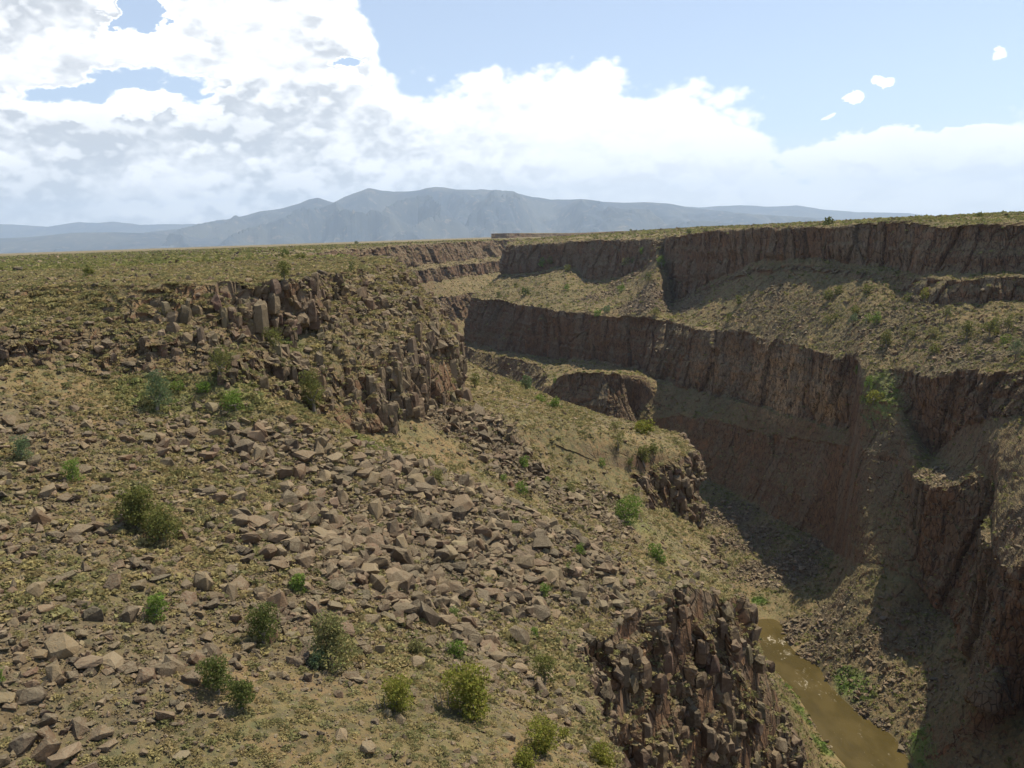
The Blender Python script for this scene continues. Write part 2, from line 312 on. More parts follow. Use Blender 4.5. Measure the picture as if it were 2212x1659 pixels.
def detail(P, cm, tt, rim_t, side, pxm, cm2=None):
    ns, ntt, _ = P.shape
    # horizontal direction out of the rock at each station (towards the gorge)
    D = P[:, -1, :2]-P[:, np.argmax(tt >= rim_t), :2]; D /= np.linalg.norm(D, axis=1, keepdims=True)+1e-9
    # use local wall normal: perpendicular to the along-wall tangent of each row
    T = np.gradient(P[..., :2], axis=0); T /= np.linalg.norm(T, axis=2, keepdims=True)+1e-9
    N = np.stack([T[..., 1], -T[..., 0]], 2)
    s = np.sign((N*D[:, None]).sum(2, keepdims=True)); N = N*s
    N = N*.75+D[:, None]*.25
    Q = P.reshape(-1, 3); dist = np.linalg.norm(Q, axis=1)
    # cliff influence smoothed across the row position so lips move together
    cmask = gauss1(cm.astype(float), 2)
    plate = sstep(tt, rim_t-.8, rim_t)              # 0 on the plateau, 1 below the rim
    cliff = (np.broadcast_to(cmask[None], (ns, ntt)) if cm2 is None else cm2).ravel()
    below = np.broadcast_to(plate[None], (ns, ntt)).ravel()
    big = fbm(Q, (1/55, 1/55, 1/90), 3, 11+side)
    near = sstep(-dist, -260, -120)
    if side < 50:        # near wall: short blocky columns
        Qw = Q+np.stack([vn(Q, (1/3., 1/3., 1/3.), 201), vn(Q, (1/3., 1/3., 1/3.), 202), 0*dist], 1)*.7
        a_id, a_e = cells(Qw, (1/8, 1/8, 1/14), 21); b_id, b_e = cells(Qw, (1/3.4, 1/3.4, 1/8), 31)
        c_id, c_e = cells(Qw, (1/1.5, 1/1.5, 1/3.4), 41); d_id, d_e = cells(Q, (1/.5, 1/.5, 1/.8), 51)
        k = np.where(dist > 420, 2.2, 1.0)
        if True:
            fa, fe = cells(Q, (1/22, 1/22, 1/60), 24); fb, fbe = cells(Q, (1/8, 1/8, 1/22), 25)
        w = sstep(dist, 380, 520)
        disp = big*np.where(dist > 300, 9., 2.5)*below*(.35+.65*cliff)+cliff*(1-w)*((a_id-.5)*3.4+(b_id-.5)*2.5+(c_id-.5)*1.0+(d_id-.5)*.12-(1-sstep(b_e, 0, .2))*.7-(1-sstep(a_e, 0, .12))*1.0)
        disp = disp+cliff*w*((fa-.5)*9+(fb-.5)*4+(a_id-.5)*1.6-(1-sstep(fe, 0, .12))*3)
    else:                # far wall: long fine vertical joints, broad buttresses
        a_id, a_e = cells(Q, (1/26, 1/26, 1/110), 121); b_id, b_e = cells(Q, (1/8, 1/8, 1/40), 131)
        c_id, c_e = cells(Q, (1/3.2, 1/3.2, 1/14), 141); d_id = vn(Q, (1/1.2, 1/1.2, 1/3.), 151)
        disp = big*13.0*below*(.35+.65*cliff)+cliff*((a_id-.5)*7.0+(b_id-.5)*2.6+(c_id-.5)*1.4+d_id*.4-(1-sstep(b_e, 0, .12))*.5-(1-sstep(a_e, 0, .06))*1.2+fbm(Q, (1/9, 1/9, 1/4), 3, 161)*1.0+vn(Q, (1/160, 1/160, 1/7.), 162)*1.5+vn(Q, (1/60, 1/60, 1/2.6), 163)*.7+(cells(Q, (1/1.8, 1/1.8, 1/4), 164)[0]-.5)*.6*sstep(-dist, -650, -350)+(cells(Q, (1/5.5, 1/5.5, 1/8), 166)[0]-.5)*2.4*sstep(-dist, -620, -420))
    # vertical: broken lips, lumpy talus with chutes
    gully = fbm(Q*np.array([1, 1, .15]), (1/22, 1/22, 1/30), 4, 61+side)
    tal = below*(1-cliff)
    lump = fbm(Q, (1/6, 1/6, 1/6), 5, 71+side, .55)
    plz = (1-below)*(fbm(Q, (1/60, 1/60, 1), 3, 81+side)*np.clip(dist/900, .25, 1.2)+fbm(Q, (1/4, 1/4, 1), 3, 91+side)*.12*(dist < 900))
    rough = (cells(Q, (1/4.5, 1/4.5, 1/4.5), 211+side)[0]-.5)*1.3*sstep(dist, 280, 400)+fbm(Q, (1/2.2, 1/2.2, 1/2.2), 3, 221+side)*np.where(dist < 300, .22, .9)
    z = tal*(gully*1.6*np.clip(dist/200, .6, 2.2)+lump*.6+rough)+plz+cliff*(b_id-.5)*(1.4 if side < 50 else 3.2)
    Q2 = Q.copy(); Q2[:, :2] += N.reshape(-1, 2)*disp[:, None]; Q2[:, 2] += z
    z = z*(.15+.85*sstep(Q[:, 2], -208, -199)); Q2[:, 2] = Q[:, 2]+z
    Q2[:, 2] = np.where(Q[:, 2] < -206.5, Q[:, 2]+np.minimum(0, z), Q2[:, 2])
    return Q2.reshape(ns, ntt, 3), dict(cliff=cliff, below=below, aid=a_id, bid=b_id, cid=c_id)
def grid_faces(ns, nt_, flip=False):
    i = np.arange(ns-1)[:, None]*nt_+np.arange(nt_-1)[None]
    f = np.stack([i, i+1, i+nt_+1, i+nt_], -1).reshape(-1, 4)
    return f[:, ::-1] if flip else f
CL = [0, 0, 0, 0, 0]
def gp(stations, s):            # sharpen plateau rows: make 5 segments
    return stations
lp, lcm, ltt, lts = loft(LS, NSL, NTL, CL+[1, .35, 1, 0, .0, 0, 1, 0, 0])
# the spur lip between ra and rb is a cliff only around stations 8..10
_c2 = np.broadcast_to(gauss1(lcm, 2)[None], (len(lts), len(ltt))).copy()
_sp = (sstep(lts, 7.75, 8.0)*(1-sstep(lts, 10.0, 10.2)))[:, None]; _seg = gauss1(((ltt >= 9) & (ltt < 10)).astype(float), 2)[None]
_c2 = np.maximum(_c2, _sp*_seg)
# the upper cliff of the near wall is broken: benches and rubble between the bands
_br = sstep(fbm(lp.reshape(-1, 3), (1/16, 1/16, 1/7), 3, 401).reshape(_c2.shape), -.48, -.08)
_near = ((lts < 9.3)[:, None] & (ltt < 8)[None]); _c2 = np.where(_near, _c2*(.25+.75*_br), _c2)
_br2 = sstep(fbm(lp.reshape(-1, 3), (1/9, 1/9, 1/4), 4, 411).reshape(_c2.shape), -.10, .16)
_low = ((lts < 12)[:, None] & (ltt > 10.5)[None] & (ltt < 12.3)[None]); _c2 = np.where(_low, _c2*(.15+.85*_br2), _c2)
LP, LI = detail(lp, lcm, ltt, 5, 0, 1, _c2)
rp, rcm, rtt, rts = loft(RS, NSR, NTR, CL+[1, 0, .8, 0, 1, 0.15, 1, 0, 0])
_r2 = np.broadcast_to(gauss1(rcm, 2)[None], (len(rts), len(rtt))).copy()
_w = np.interp(rts, [0, 6.2, 7.0, 8.6, 9.5, 12.5, 13.6, 17, 18, 25], [.75, .75, .25, .15, .35, .35, 1, 1, .6, .6])[:, None]
_w5 = np.interp(rts, [0, 5.5, 6.4, 7.4, 8.0, 8.6, 9.2, 24], [1, 1, .7, .25, .1, .3, 1, 1])[:, None]
_r2 = np.where((rtt >= 10.9)[None], _r2*_w, _r2); _r2 = np.where(((rtt >= 8.9) & (rtt < 10.2))[None], _r2*_w5, _r2)
RP, RI = detail(rp, rcm, rtt, 5, 100, 1, _r2)
# ---------------------------------------------------------------- materials
def new_mat(name):
    m = bpy.data.materials.new(name); m.use_nodes = True; n = NT(m.node_tree); n.n.clear()
    o = n.add('ShaderNodeOutputMaterial'); b = n.add('ShaderNodeBsdfPrincipled'); n.l.new(b.outputs[0], o.inputs[0])
    b.inputs['Roughness'].default_value = .93; b.inputs['Specular IOR Level'].default_value = .18
    return m, n, b
def attr(n, name, out='Fac'):
    a = n.add('ShaderNodeAttribute', dict(attribute_name=name)); return a.outputs[out]
SOIL_A = (.240, .160, .074); SOIL_B = (.160, .118, .056)
SAGE = (.155, .150, .072)
def terrain_mat():
    m, n, b = new_mat("canyon_ground")
    geo = n.add('ShaderNodeNewGeometry'); pos = geo.outputs['Position']
    nz = n.add('ShaderNodeSeparateXYZ', None, i0=geo.outputs['Normal']).outputs[2]
    cl = attr(n, 'cliff'); rub = attr(n, 'rub'); grn = attr(n, 'grn'); aid = attr(n, 'bid'); tan_ = attr(n, 'tan')
    n1 = n.noise(pos, .035, 5, .6); n2 = n.noise(pos, .35, 6, .65); n3 = n.noise(pos, 2.5, 5, .7)
    soil = n.mix(n.ss(n1, .38, .62), SOIL_A, SOIL_B)
    soil = n.mix(n.m('MULTIPLY', n.ss(n2, .50, .66), .6), soil, (.27, .175, .095))
    soil = n.mix(n.m('MULTIPLY', n.ss(n3, .45, .7), .45), soil, (.17, .135, .085))
    n4 = n.noise(pos, .12, 6, .75)
    soil = n.mix(n.m('MULTIPLY', n.ss(n4, .42, .60), .5), soil, (.172, .160, .070))
    soil = n.mix(n.m('MULTIPLY', n.ss(n.noise(pos, .9, 4, .75), .52, .66), .55), soil, (.125, .122, .060))
    # brush seen as speckle: low shrubs of about a metre with dry grass between
    vo = n.add('ShaderNodeTexVoronoi', dict(feature='F1'), Vector=pos, Scale=.85, Randomness=1.0)
    sp = n.m('SUBTRACT', 1.0, n.ss(n.m('ADD', vo.outputs['Distance'], n.m('MULTIPLY', n.m('SUBTRACT', n3, .5), .5)), .22, .5))
    sp = n.m('MULTIPLY', sp, n.ss(n2, .34, .56))
    soil = n.mix(n.m('MULTIPLY', sp, .8), soil, n.mix(n.ss(n1, .4, .6), SAGE, (.115, .12, .055)))
    soil = n.mix(n.m('MULTIPLY', grn, .85), soil, n.mix(n3, (.10, .17, .03), (.17, .22, .06)))
    n5 = n.noise(pos, .55, 3, .8)
    soil = n.mix(n.m('MULTIPLY', n.ss(n5, .50, .60), .6), soil, (.085, .080, .045))
    # loose rubble
    v2 = n.add('ShaderNodeTexVoronoi', dict(feature='F1'), Vector=pos, Scale=1.5)
    v2c = n.add('ShaderNodeSeparateColor', None, i0=v2.outputs['Color'])
    rc = n.mix(v2c.outputs[0], (.19, .145, .10), (.085, .063, .045))
    soil = n.mix(n.m('MULTIPLY', rub, n.ss(n2, .30, .5)), soil, rc)
    # rock: columns, dark varnish, ochre and pink fresh faces
    mp = n.add('ShaderNodeMapping', None, Vector=pos); mp.inputs['Scale'].default_value = (1, 1, .36)
    st = n.noise(mp.outputs[0], .55, 6, .65); st2 = n.noise(mp.outputs[0], .11, 4, .6); st3 = n.noise(pos, 1.9, 5, .7)
    rock = n.mix(n.ss(st, .38, .64), (.135, .080, .048), (.230, .132, .070))
    rock = n.mix(n.m('MULTIPLY', n.ss(st2, .52, .70), .75), rock, (.30, .155, .078))
    rock = n.mix(n.m('MULTIPLY', tan_, n.ss(n.m('ADD', st, n.m('MULTIPLY', n.m('SUBTRACT', st2, .5), .7)), .32, .52)), rock, (.50, .33, .18))
    rock = n.mix(n.m('MULTIPLY', n.ss(st3, .46, .68), .7), rock, (.064, .043, .031))
    rock = n.mix(n.m('MULTIPLY', n.ss(aid, .45, 1.0), .6), rock, (.20, .155, .105))
    rock = n.mix(n.m('MULTIPLY', n.m('MULTIPLY', n.ss(nz, .25, .6), n.ss(st3, .3, .6)), .6), rock, (.205, .180, .110))   # lichen on upper faces
    f = n.m('ADD', n.m('ADD', nz, n.m('MULTIPLY', n.m('SUBTRACT', 1.0, cl), .22)), n.m('MULTIPLY', n.m('SUBTRACT', n2, .5), .35))
    flat = n.ss(f, .56, .74)
    flat = n.m('MULTIPLY', flat, n.m('SUBTRACT', 1.0, n.m('MULTIPLY', cl, .45)))
    jt = n.add('ShaderNodeTexVoronoi', dict(feature='DISTANCE_TO_EDGE'), Vector=mp.outputs[0], Scale=.42); jk = n.m('SUBTRACT', 1.0, n.ss(jt.outputs['Distance'], .0, .07))
    rock = n.mix(n.m('MULTIPLY', jk, .65), rock, (.040, .028, .021))
    col = n.mix(flat, rock, soil)
    n.put(b.inputs['Base Color'], col)
    bh = n.m('ADD', n.m('MULTIPLY', n3, .45), n.m('MULTIPLY', n.noise(pos, 9, 4, .7), .16))
    bh = n.m('ADD', bh, n.m('MULTIPLY', n.m('MULTIPLY', jk, n.m('SUBTRACT', 1.0, flat)), -.9))
    bh = n.m('ADD', bh, n.m('MULTIPLY', n.m('MULTIPLY', n.m('SUBTRACT', 1.0, vo.outputs['Distance']), flat), .25))
    bh = n.m('ADD', bh, n.m('MULTIPLY', n.m('MULTIPLY', v2.outputs['Distance'], rub), -.6))
    bp = n.add('ShaderNodeBump', None, Strength=.9, Distance=.7, Height=bh); n.l.new(bp.outputs[0], b.inputs['Normal'])
    return m
M_TER = terrain_mat()
def px_blob(Q, lst):
    """soft spots on the ground given as (world x, y, z, radius, strength)"""
    r = np.zeros(len(Q), np.float32)
    for (x, y, z, rad, s) in lst:
        d = np.sqrt((Q[:, 0]-x)**2+(Q[:, 1]-y)**2+((Q[:, 2]-z)*1.0)**2)/rad
        r = np.maximum(r, s*(1-sstep(d, .55, 1.15)))
    return r
def build_terrain(name, P, I, flip, masks):
    ns, nt_, _ = P.shape; Q = P.reshape(-1, 3)
    A = dict(cliff=I['cliff']*I['below'], bid=I['bid'])
    for k, lst in masks.items(): A[k] = px_blob(Q, lst)
    if 'rub' in A:
        A['rub'] = np.clip(A['rub']*(.75+.6*fbm(Q, (1/9, 1/9, 1/9), 3, 5)), 0, 1)
    o = mesh_np(name, Q, grid_faces(ns, nt_, flip), M_TER, False, A)
    return tag(o, kind='structure')
# surface look-up: the terrain grid as seen along a direction (nearest projected vertex that is in front)
def make_index(P, cell=6.0):
    pr = project(P.reshape(-1, 3)); return pr
_pl = project(LP.reshape(-1, 3)); _pr = project(RP.reshape(-1, 3))
_AP = np.concatenate([LP.reshape(-1, 3), RP.reshape(-1, 3)]); _APR = np.concatenate([_pl, _pr])
_vis = (_APR[:, 2] > 1) & (_APR[:, 0] > -400) & (_APR[:, 0] < 2700) & (_APR[:, 1] > 300) & (_APR[:, 1] < 2100)
_AP = _AP[_vis]; _APR = _APR[_vis]
# z-buffer of nearest depth on a coarse pixel grid
GX = 4
def _key(pr): return (np.floor((pr[:, 0]+400)/GX).astype(int), np.floor((pr[:, 1]-300)/GX).astype(int))
_zx, _zy = _key(_APR); _ZB = np.full((3200//GX+2, 1900//GX+2), 1e9); np.minimum.at(_ZB, (_zx, _zy), _APR[:, 2])
# fill holes by taking neighbours' minimum twice (near ground is sampled more coarsely than the cells)
_Z2 = _ZB.copy()
for dx_ in (-2, -1, 0, 1, 2):
    for dy_ in (-2, -1, 0, 1, 2):
        _Z2 = np.minimum(_Z2, np.roll(np.roll(_ZB, dx_, 0), dy_, 1))
def visible(Pts, tol=1.06):
    pr = project(Pts); x, y = _key(pr); ok = (x >= 0) & (x < _Z2.shape[0]) & (y >= 0) & (y < _Z2.shape[1]) & (pr[:, 2] > 1)
    z = np.full(len(pr), -1.0); z[ok] = _Z2[x[ok], y[ok]]
    return ok & (pr[:, 2] < z*tol+1.0), pr
def G(u, v, win=7):
    """ground point seen at picture position (u, v)"""
    d = np.hypot(_APR[:, 0]-u, _APR[:, 1]-v)
    while True:
        k = np.nonzero(d < win)[0]
        if len(k): break
        win *= 1.7
    zmin = _APR[k, 2].min(); k = k[_APR[k, 2] < zmin*1.06+1]
    return _AP[k[np.argmin(d[k])]]
def spots(lst): return [(*G(u, v), r, s) for (u, v, r, s) in lst]
RUBL = spots([(1662, 1432, 4, .9), (1690, 1475, 4, .8), (1718, 1508, 4, .8), (1750, 1560, 4, .6), (1790, 1612, 4, .6), (1310, 1075, 6, .9), (1340, 1095, 5, .9), (300, 735, 9, .4), (150, 740, 9, .4), (430, 745, 8, .4), (560, 770, 8, .4), (660, 800, 8, .5), (800, 730, 9, .45), (870, 660, 12, .4), (930, 700, 10, .45), (700, 660, 9, .4), (1250, 1400, 5, .8), (1350, 1330, 6, .8), (1500, 1265, 6, .8), (400, 1130, 10, .5), (100, 1150, 12, .45), (550, 1300, 9, .55), (650, 1420, 7, .35), (1150, 1500, 7, .4), (100, 1300, 14, .5), (200, 1450, 10, .55), (350, 1500, 6, .5), (60, 1560, 8, .5), (250, 1200, 9, .5), (400, 1280, 8, .5), (1400, 1250, 14, .45), (1560, 1230, 10, .6), (1300, 1300, 10, .3), (1000, 1100, 22, 1), (850, 1250, 15, 1), (1150, 1200, 15, 1), (1230, 1180, 10, 1), (1080, 1290, 9, 1), (760, 1150, 12, 1), (960, 1380, 7, .8), (1060, 1420, 6, .6), (650, 1180, 10, .9), (640, 1000, 10, .9), (1050, 940, 12, 1), (1110, 1010, 12, 1), (700, 1320, 7, .9), (880, 1330, 8, .9), (1270, 1110, 12, .9), (950, 900, 7, .9),
              (1090, 790, 16, 1), (450, 950, 12, .6), (500, 1100, 9, .6), (180, 1250, 10, .5), (120, 950, 12, .5), (300, 1400, 7, .45), (1500, 1500, 10, .3)])
RUBR = spots([(1700, 1385, 7, .9), (1735, 1425, 6, .9), (1790, 1462, 5, .8), (1860, 1535, 6, .9), (1900, 1570, 6, .9), (1950, 1620, 6, .8), (1950, 1350, 20, .5), (1850, 1400, 20, .5), (2000, 1500, 20, .4), (1900, 1000, 25, .5), (1700, 700, 40, .35), (1900, 720, 45, .35), (2100, 760, 40, .5), (1650, 650, 30, .4), (2180, 1180, 20, .7), (2000, 1050, 20, .6), (1400, 640, 35, 1), (1360, 600, 30, .9), (1300, 640, 30, .6), (1500, 650, 20, .6), (1570, 1110, 22, 1), (1620, 1170, 22, 1), (1700, 1230, 22, 1), (1640, 1240, 18, 1), (1800, 1330, 20, .7), (1720, 1350, 10, .9), (1770, 1400, 12, .9), (1900, 1480, 16, .5), (2060, 1640, 18, .3), (1600, 690, 20, .35), (1750, 1180, 12, .9)])
GRNL = spots([(500, 840, 6, .35), (470, 870, 6, .3), (850, 980, 7, .4), (600, 740, 5, .5), (340, 860, 6, .4), (1350, 1110, 9, .35), (1730, 1540, 7, .9), (1705, 1490, 6, .9), (1770, 1610, 7, .9), (800, 960, 5, .5), (1150, 830, 9, .4)])
GRNR = spots([(1841, 1473, 9, 1), (1822, 1455, 6, 1), (1865, 1500, 6, .9), (1980, 1600, 9, 1), (2000, 1640, 8, 1), (1640, 1299, 5, 1), (1895, 870, 16, .8), (1900, 830, 12, .7)])
TANR = spots([(1700, 830, 32, 1), (1780, 850, 22, 1), (1640, 800, 26, .7), (1560, 790, 24, .4), (1500, 780, 22, .35)])
left_side = build_terrain("canyon_slope", LP, LI, False, dict(rub=RUBL, grn=GRNL, tan=[]) )
right_side = build_terrain("canyon_slope", RP, RI, True, dict(rub=RUBR, grn=GRNR, tan=TANR))

# river
def river():
    m, n, b = new_mat("river_water")
    pos = n.add('ShaderNodeNewGeometry').outputs['Position']
    mp = n.add('ShaderNodeMapping', None, Vector=pos); mp.inputs['Scale'].default_value = (1, .45, 1); mp.inputs['Rotation'].default_value = (0, 0, .12)
    a = n.noise(mp.outputs[0], .5, 7, .66, dist=1.2); a2 = n.noise(mp.outputs[0], .09, 3, .5); foam = attr(n, 'foam')
    col = n.mix(n.ss(a2, .4, .6), (.066, .048, .011), (.088, .064, .018))
    fm = n.m('MULTIPLY', n.ss(n.m('ADD', a, n.m('MULTIPLY', foam, .13)), .65, .80), n.m('ADD', .10, n.m('MULTIPLY', foam, .7)), clamp=True)
    col = n.mix(fm, col, (.62, .55, .42))
    n.put(b.inputs['Base Color'], col); b.inputs['Roughness'].default_value = .22; b.inputs['Specular IOR Level'].default_value = .25
    bh = n.m('ADD', a, n.m('MULTIPLY', n.noise(mp.outputs[0], 2.2, 4, .6), .3))
    bp = n.add('ShaderNodeBump', None, Strength=.55, Distance=.35, Height=bh); n.l.new(bp.outputs[0], b.inputs['Normal'])
    mid = [((L[13][0]+0.0), L[13][1]) for L in LS]
    xs = np.linspace(-60, 60, 61); V = []; ys = []
    bl = [W(1830, 1655, z=-208), W(1779, 1597, z=-208), W(1721, 1500, z=-208), W(1655, 1423, z=-208), W(1640, 1370, z=-208), W(1628, 1326, z=-208)]
    br = [W(1985, 1665, z=-208), W(1926, 1586, z=-208), W(1845, 1516, z=-208), W(1771, 1439, z=-208), W(1717, 1408, z=-208), W(1671, 1338, z=-208)]
    vis_c = [((a[0]+b_[0])/2, (a[1]+b_[1])/2) for a, b_ in zip(bl, br)]
    cen = [(125, -150), (128, 0), (130, 150)]+vis_c+[(118, 500), (100, 560), (78, 640), (50, 710), (20, 800), (-20, 890), (-55, 980), (-85, 1070), (-100, 1150), (-85, 1260), (-30, 1400), (60, 1560), (260, 1750), (700, 2100)]
    cen = np.array(cen, float); L = np.concatenate([[0], np.cumsum(np.linalg.norm(np.diff(cen, axis=0), axis=1))])
    q = np.linspace(0, L[-1], 700); cx = np.interp(q, L, cen[:, 0]); cy = np.interp(q, L, cen[:, 1])
    t = np.stack([np.gradient(cx), np.gradient(cy)], 1); t /= np.linalg.norm(t, axis=1, keepdims=True); nn = np.stack([t[:, 1], -t[:, 0]], 1)
    V = np.zeros((700, 61, 3)); V[..., 0] = cx[:, None]+nn[:, :1]*xs*.55; V[..., 1] = cy[:, None]+nn[:, 1:]*xs*.55
    Q = V.reshape(-1, 3); Q[:, 2] = -208+fbm(Q, (1/3, 1/5, 1), 3, 3)*.10
    fo = px_blob(Q, [(*W(1678, 1385, z=-208), 9, 1), (*W(1690, 1415, z=-208), 8, .8), (*W(1745, 1480, z=-208), 9, .75), (*W(1800, 1500, z=-208), 8, .7), (*W(1735, 1450, z=-208), 8, .5), (*W(1850, 1580, z=-208), 12, .35), (*W(1905, 1640, z=-208), 12, .45), (*W(1650, 1345, z=-208), 9, .4)])
    return tag(mesh_np("river", Q, grid_faces(700, 61), m, True, dict(foam=fo)), kind='structure')
river()

# the level valley far below and beyond, and the mountains at its end
def flat_mat(name, ca, cb, sc, cc=None):
    m, n, b = new_mat(name); pos = n.add('ShaderNodeNewGeometry').outputs['Position']
    a = n.noise(pos, sc, 7, .6); a2 = n.noise(pos, sc*7, 5, .6)
    col = n.mix(n.ss(a, .4, .62), ca, cb)
    if cc: col = n.mix(n.m('MULTIPLY', n.ss(a2, .56, .68), .7), col, cc)
    n.put(b.inputs['Base Color'], col); return m
mval = flat_mat("valley_ground", (.20, .17, .10), (.12, .12, .07), .0004, (.42, .36, .27))
vx = np.linspace(-58000, 58000, 60); V = np.stack(np.meshgrid(vx, np.linspace(-3000, 65000, 60), indexing='ij'), -1).reshape(-1, 2)
V = np.concatenate([V, np.full((len(V), 1), -262.0)], 1)
tag(mesh_np("valley_floor", V, grid_faces(60, 60, True), mval), kind='structure')
mmt = flat_mat("mountain_forest", (.022, .034, .052), (.066, .070, .068), .0005, (.20, .16, .12))
def mountains(sky_pts, Y, depth, seed, base=-280, rough=.16):
    P = np.array(sky_pts, float); NU, NV = 420, 60
    us = np.linspace(P[0, 0], P[-1, 0], NU); vs = np.interp(us, P[:, 0], P[:, 1])
    crest = np.array([W(u, v, y=Y) for u, v in zip(us, vs)])
    hh = crest[:, 2]-base
    G_ = np.zeros((NU, 2*NV, 3))
    for j in range(2*NV):
        t = (j/(NV-1)) if j < NV else 1-(j-NV)/(NV-1)      # rises to the crest, then falls behind it
        yy = Y-depth*(1-t) if j < NV else Y+depth*.8*(1-t)
        G_[:, j, 0] = crest[:, 0]*(1+(yy-Y)/Y*.5); G_[:, j, 1] = yy
        G_[:, j, 2] = base+hh*(t**1.25)
    Q = G_.reshape(-1, 3); tt_ = np.tile(np.concatenate([np.linspace(0, 1, NV), np.linspace(1, 0, NV)]), NU); hq = np.repeat(hh, 2*NV)
    rid = 1-np.abs(fbm(Q*np.array([1, 1, 0]), (1/3000, 1/6500, 1), 5, seed))*2.6
    Q[:, 2] += hq*rough*(rid-.55)*np.sin(np.clip(tt_, 0, 1)*math.pi)*1.5
    Q[:, 2] += fbm(Q, (1/900, 1/900, 1/900), 4, seed+5)*hq*.035*tt_
    return tag(mesh_np("mountain_range", Q, grid_faces(NU, 2*NV, True), mmt, False), kind='structure')
mountains([(-500, 520), (-200, 498), (0, 483), (60, 487), (105, 489), (170, 479), (215, 482), (245, 478), (300, 485), (420, 484), (520, 490), (700, 500), (900, 505)], 50000, 8000, 7)
mountains([(1200, 500), (1400, 446), (1520, 448), (1600, 443), (1660, 446), (1720, 443), (1775, 452), (1850, 458), (1960, 460), (2010, 466), (2212, 474), (2500, 478), (2800, 480)], 46000, 7500, 9)
mountains([(60, 540), (250, 510), (400, 494), (440, 484), (520, 468), (560, 456), (592, 452), (615, 447), (640, 440), (668, 431), (688, 429), (720, 438), (745, 426), (775, 417), (798, 408), (850, 415), (905, 409), (940, 405), (1000, 409), (1050, 409), (1110, 415), (1150, 425), (1190, 431), (1250, 429), (1300, 436), (1350, 438), (1400, 437), (1450, 442), (1520, 452), (1600, 462), (1750, 470), (1900, 478), (2100, 484)], 35000, 10500, 13, rough=.50)
mountains([(-600, 545), (-300, 530), (-60, 518), (60, 512), (150, 503), (240, 501), (330, 504), (420, 512), (520, 523), (640, 530)], 30000, 5500, 17)

# the far mesa: a basalt-rimmed slab standing a little above the rim
def mesa():
    fr = [W(1061, 504.5, y=3300), W(1100, 504, y=3290), W(1150, 504.5, y=3340), W(1210, 504.5, y=3380), W(1250, 503.5, y=3450), W(1330, 500, y=3600), W(1500, 495, y=3900)]
    fr = np.array(fr); n_ = 260; q = np.linspace(0, len(fr)-1, n_); F = np.stack([np.interp(q, range(len(fr)), fr[:, k]) for k in range(3)], 1)
    rows = []
    for (dy, z0) in ((2600, 6), (500, 3), (60, 1), (0, 0)): rows.append(F+np.array([dy*.1, dy, 0])+np.array([0, 0, 1.0])*z0*.4)
    cl = []
    for t in np.linspace(0, 1, 14)[1:]: rows.append(F*np.array([1, 1, 0])+np.array([0, -8*t, 0])+np.stack([0*q, 0*q, F[:, 2]*(1-t)+(-8.0)*t], 1))
    rows.append(F*np.array([1, 1, 0])+np.array([0, -60, -14]))
    P = np.stack(rows, 1); Q = P.reshape(-1, 3)
    m_ = np.tile(np.array([0]*3+[1]*(len(rows)-4)+[.2]), n_)
    Q[:, 1] += fbm(Q, (1/40, 1/200, 1/60), 4, 77)*22*m_; Q[:, 2] += fbm(Q, (1/60, 1/60, 1), 3, 78)*1.2
    A = dict(cliff=m_.astype(float), bid=H(np.arange(len(Q)), np.arange(len(Q))*0, np.arange(len(Q))*0), rub=m_*0.0, grn=m_*0.0, tan=m_*0.0)
    L_ = np.repeat(F[:1], 6, 0)
    tag(mesh_np("far_mesa", Q, grid_faces(n_, len(rows), True), M_TER, False, A), kind='structure')
mesa()
# ---------------------------------------------------------------- rocks and shrubs
def hull(pts):
    bm = bmesh.new()
    for p in pts: bm.verts.new(p)
    r = bmesh.ops.convex_hull(bm, input=bm.verts)
    junk = [g for g in set(r['geom_interior']+r['geom_unused']) if isinstance(g, bmesh.types.BMVert)]
    bmesh.ops.delete(bm, geom=junk, context='VERTS')
    bmesh.ops.triangulate(bm, faces=bm.faces); bm.verts.ensure_lookup_table(); bm.verts.index_update()
    V = np.array([v.co for v in bm.verts]); F = np.array([[v.index for v in f.verts] for f in bm.faces]); bm.free(); return V, F
RNG = np.random.default_rng(7)
def rock_proto(n, dims, rng, boxy=.6):
    """angular basalt block: hull of points pushed towards a skewed box"""
    p = rng.normal(size=(n, 3)); p /= np.linalg.norm(p, axis=1, keepdims=True)
    box = p/np.abs(p).max(1, keepdims=True); q = p*(1-boxy)+box*boxy*.8
    q = q*np.array(dims)*(1+rng.uniform(-.12, .12, (n, 1)))
    q[:, 0] += q[:, 2]*rng.uniform(-.35, .35); q[:, 1] += q[:, 2]*rng.uniform(-.35, .35)
    return hull(q)
def refine(V, F, rng, it=1, amp=.05):
    """split faces and roughen, so that big boulders do not show plain facets"""
    for k in range(it):
        bm = bmesh.new(); vs = [bm.verts.new(v) for v in V]
        for f in F: bm.faces.new([vs[i] for i in f])
        bmesh.ops.subdivide_edges(bm, edges=bm.edges, cuts=1, use_grid_fill=True); bmesh.ops.triangulate(bm, faces=bm.faces)
        bm.verts.index_update(); V = np.array([v.co for v in bm.verts]); F = np.array([[v.index for v in f.verts] for f in bm.faces]); bm.free()
        V = V*(1+fbm(V+rng.uniform(0, 50), (2.2, 2.2, 2.2), 2, 9)[:, None]*amp*1.4)+rng.normal(size=V.shape)*amp*.18/(k+1)
    return V, F
DIMS = [(1, .8, .6), (1, .75, .45), (1, .9, .75), (1, .6, .55), (1, .85, .35), (.8, .7, .9)]
ROCKS = [rock_proto(16, DIMS[i % 6], RNG, .45+.25*(i % 2)) for i in range(14)]
BIG = [refine(*rock_proto(18, DIMS[i % 6], RNG, .7), RNG, 2, .05) for i in range(12)]
ROCKS = [refine(*r_, RNG, 1, .07) for r_ in ROCKS]
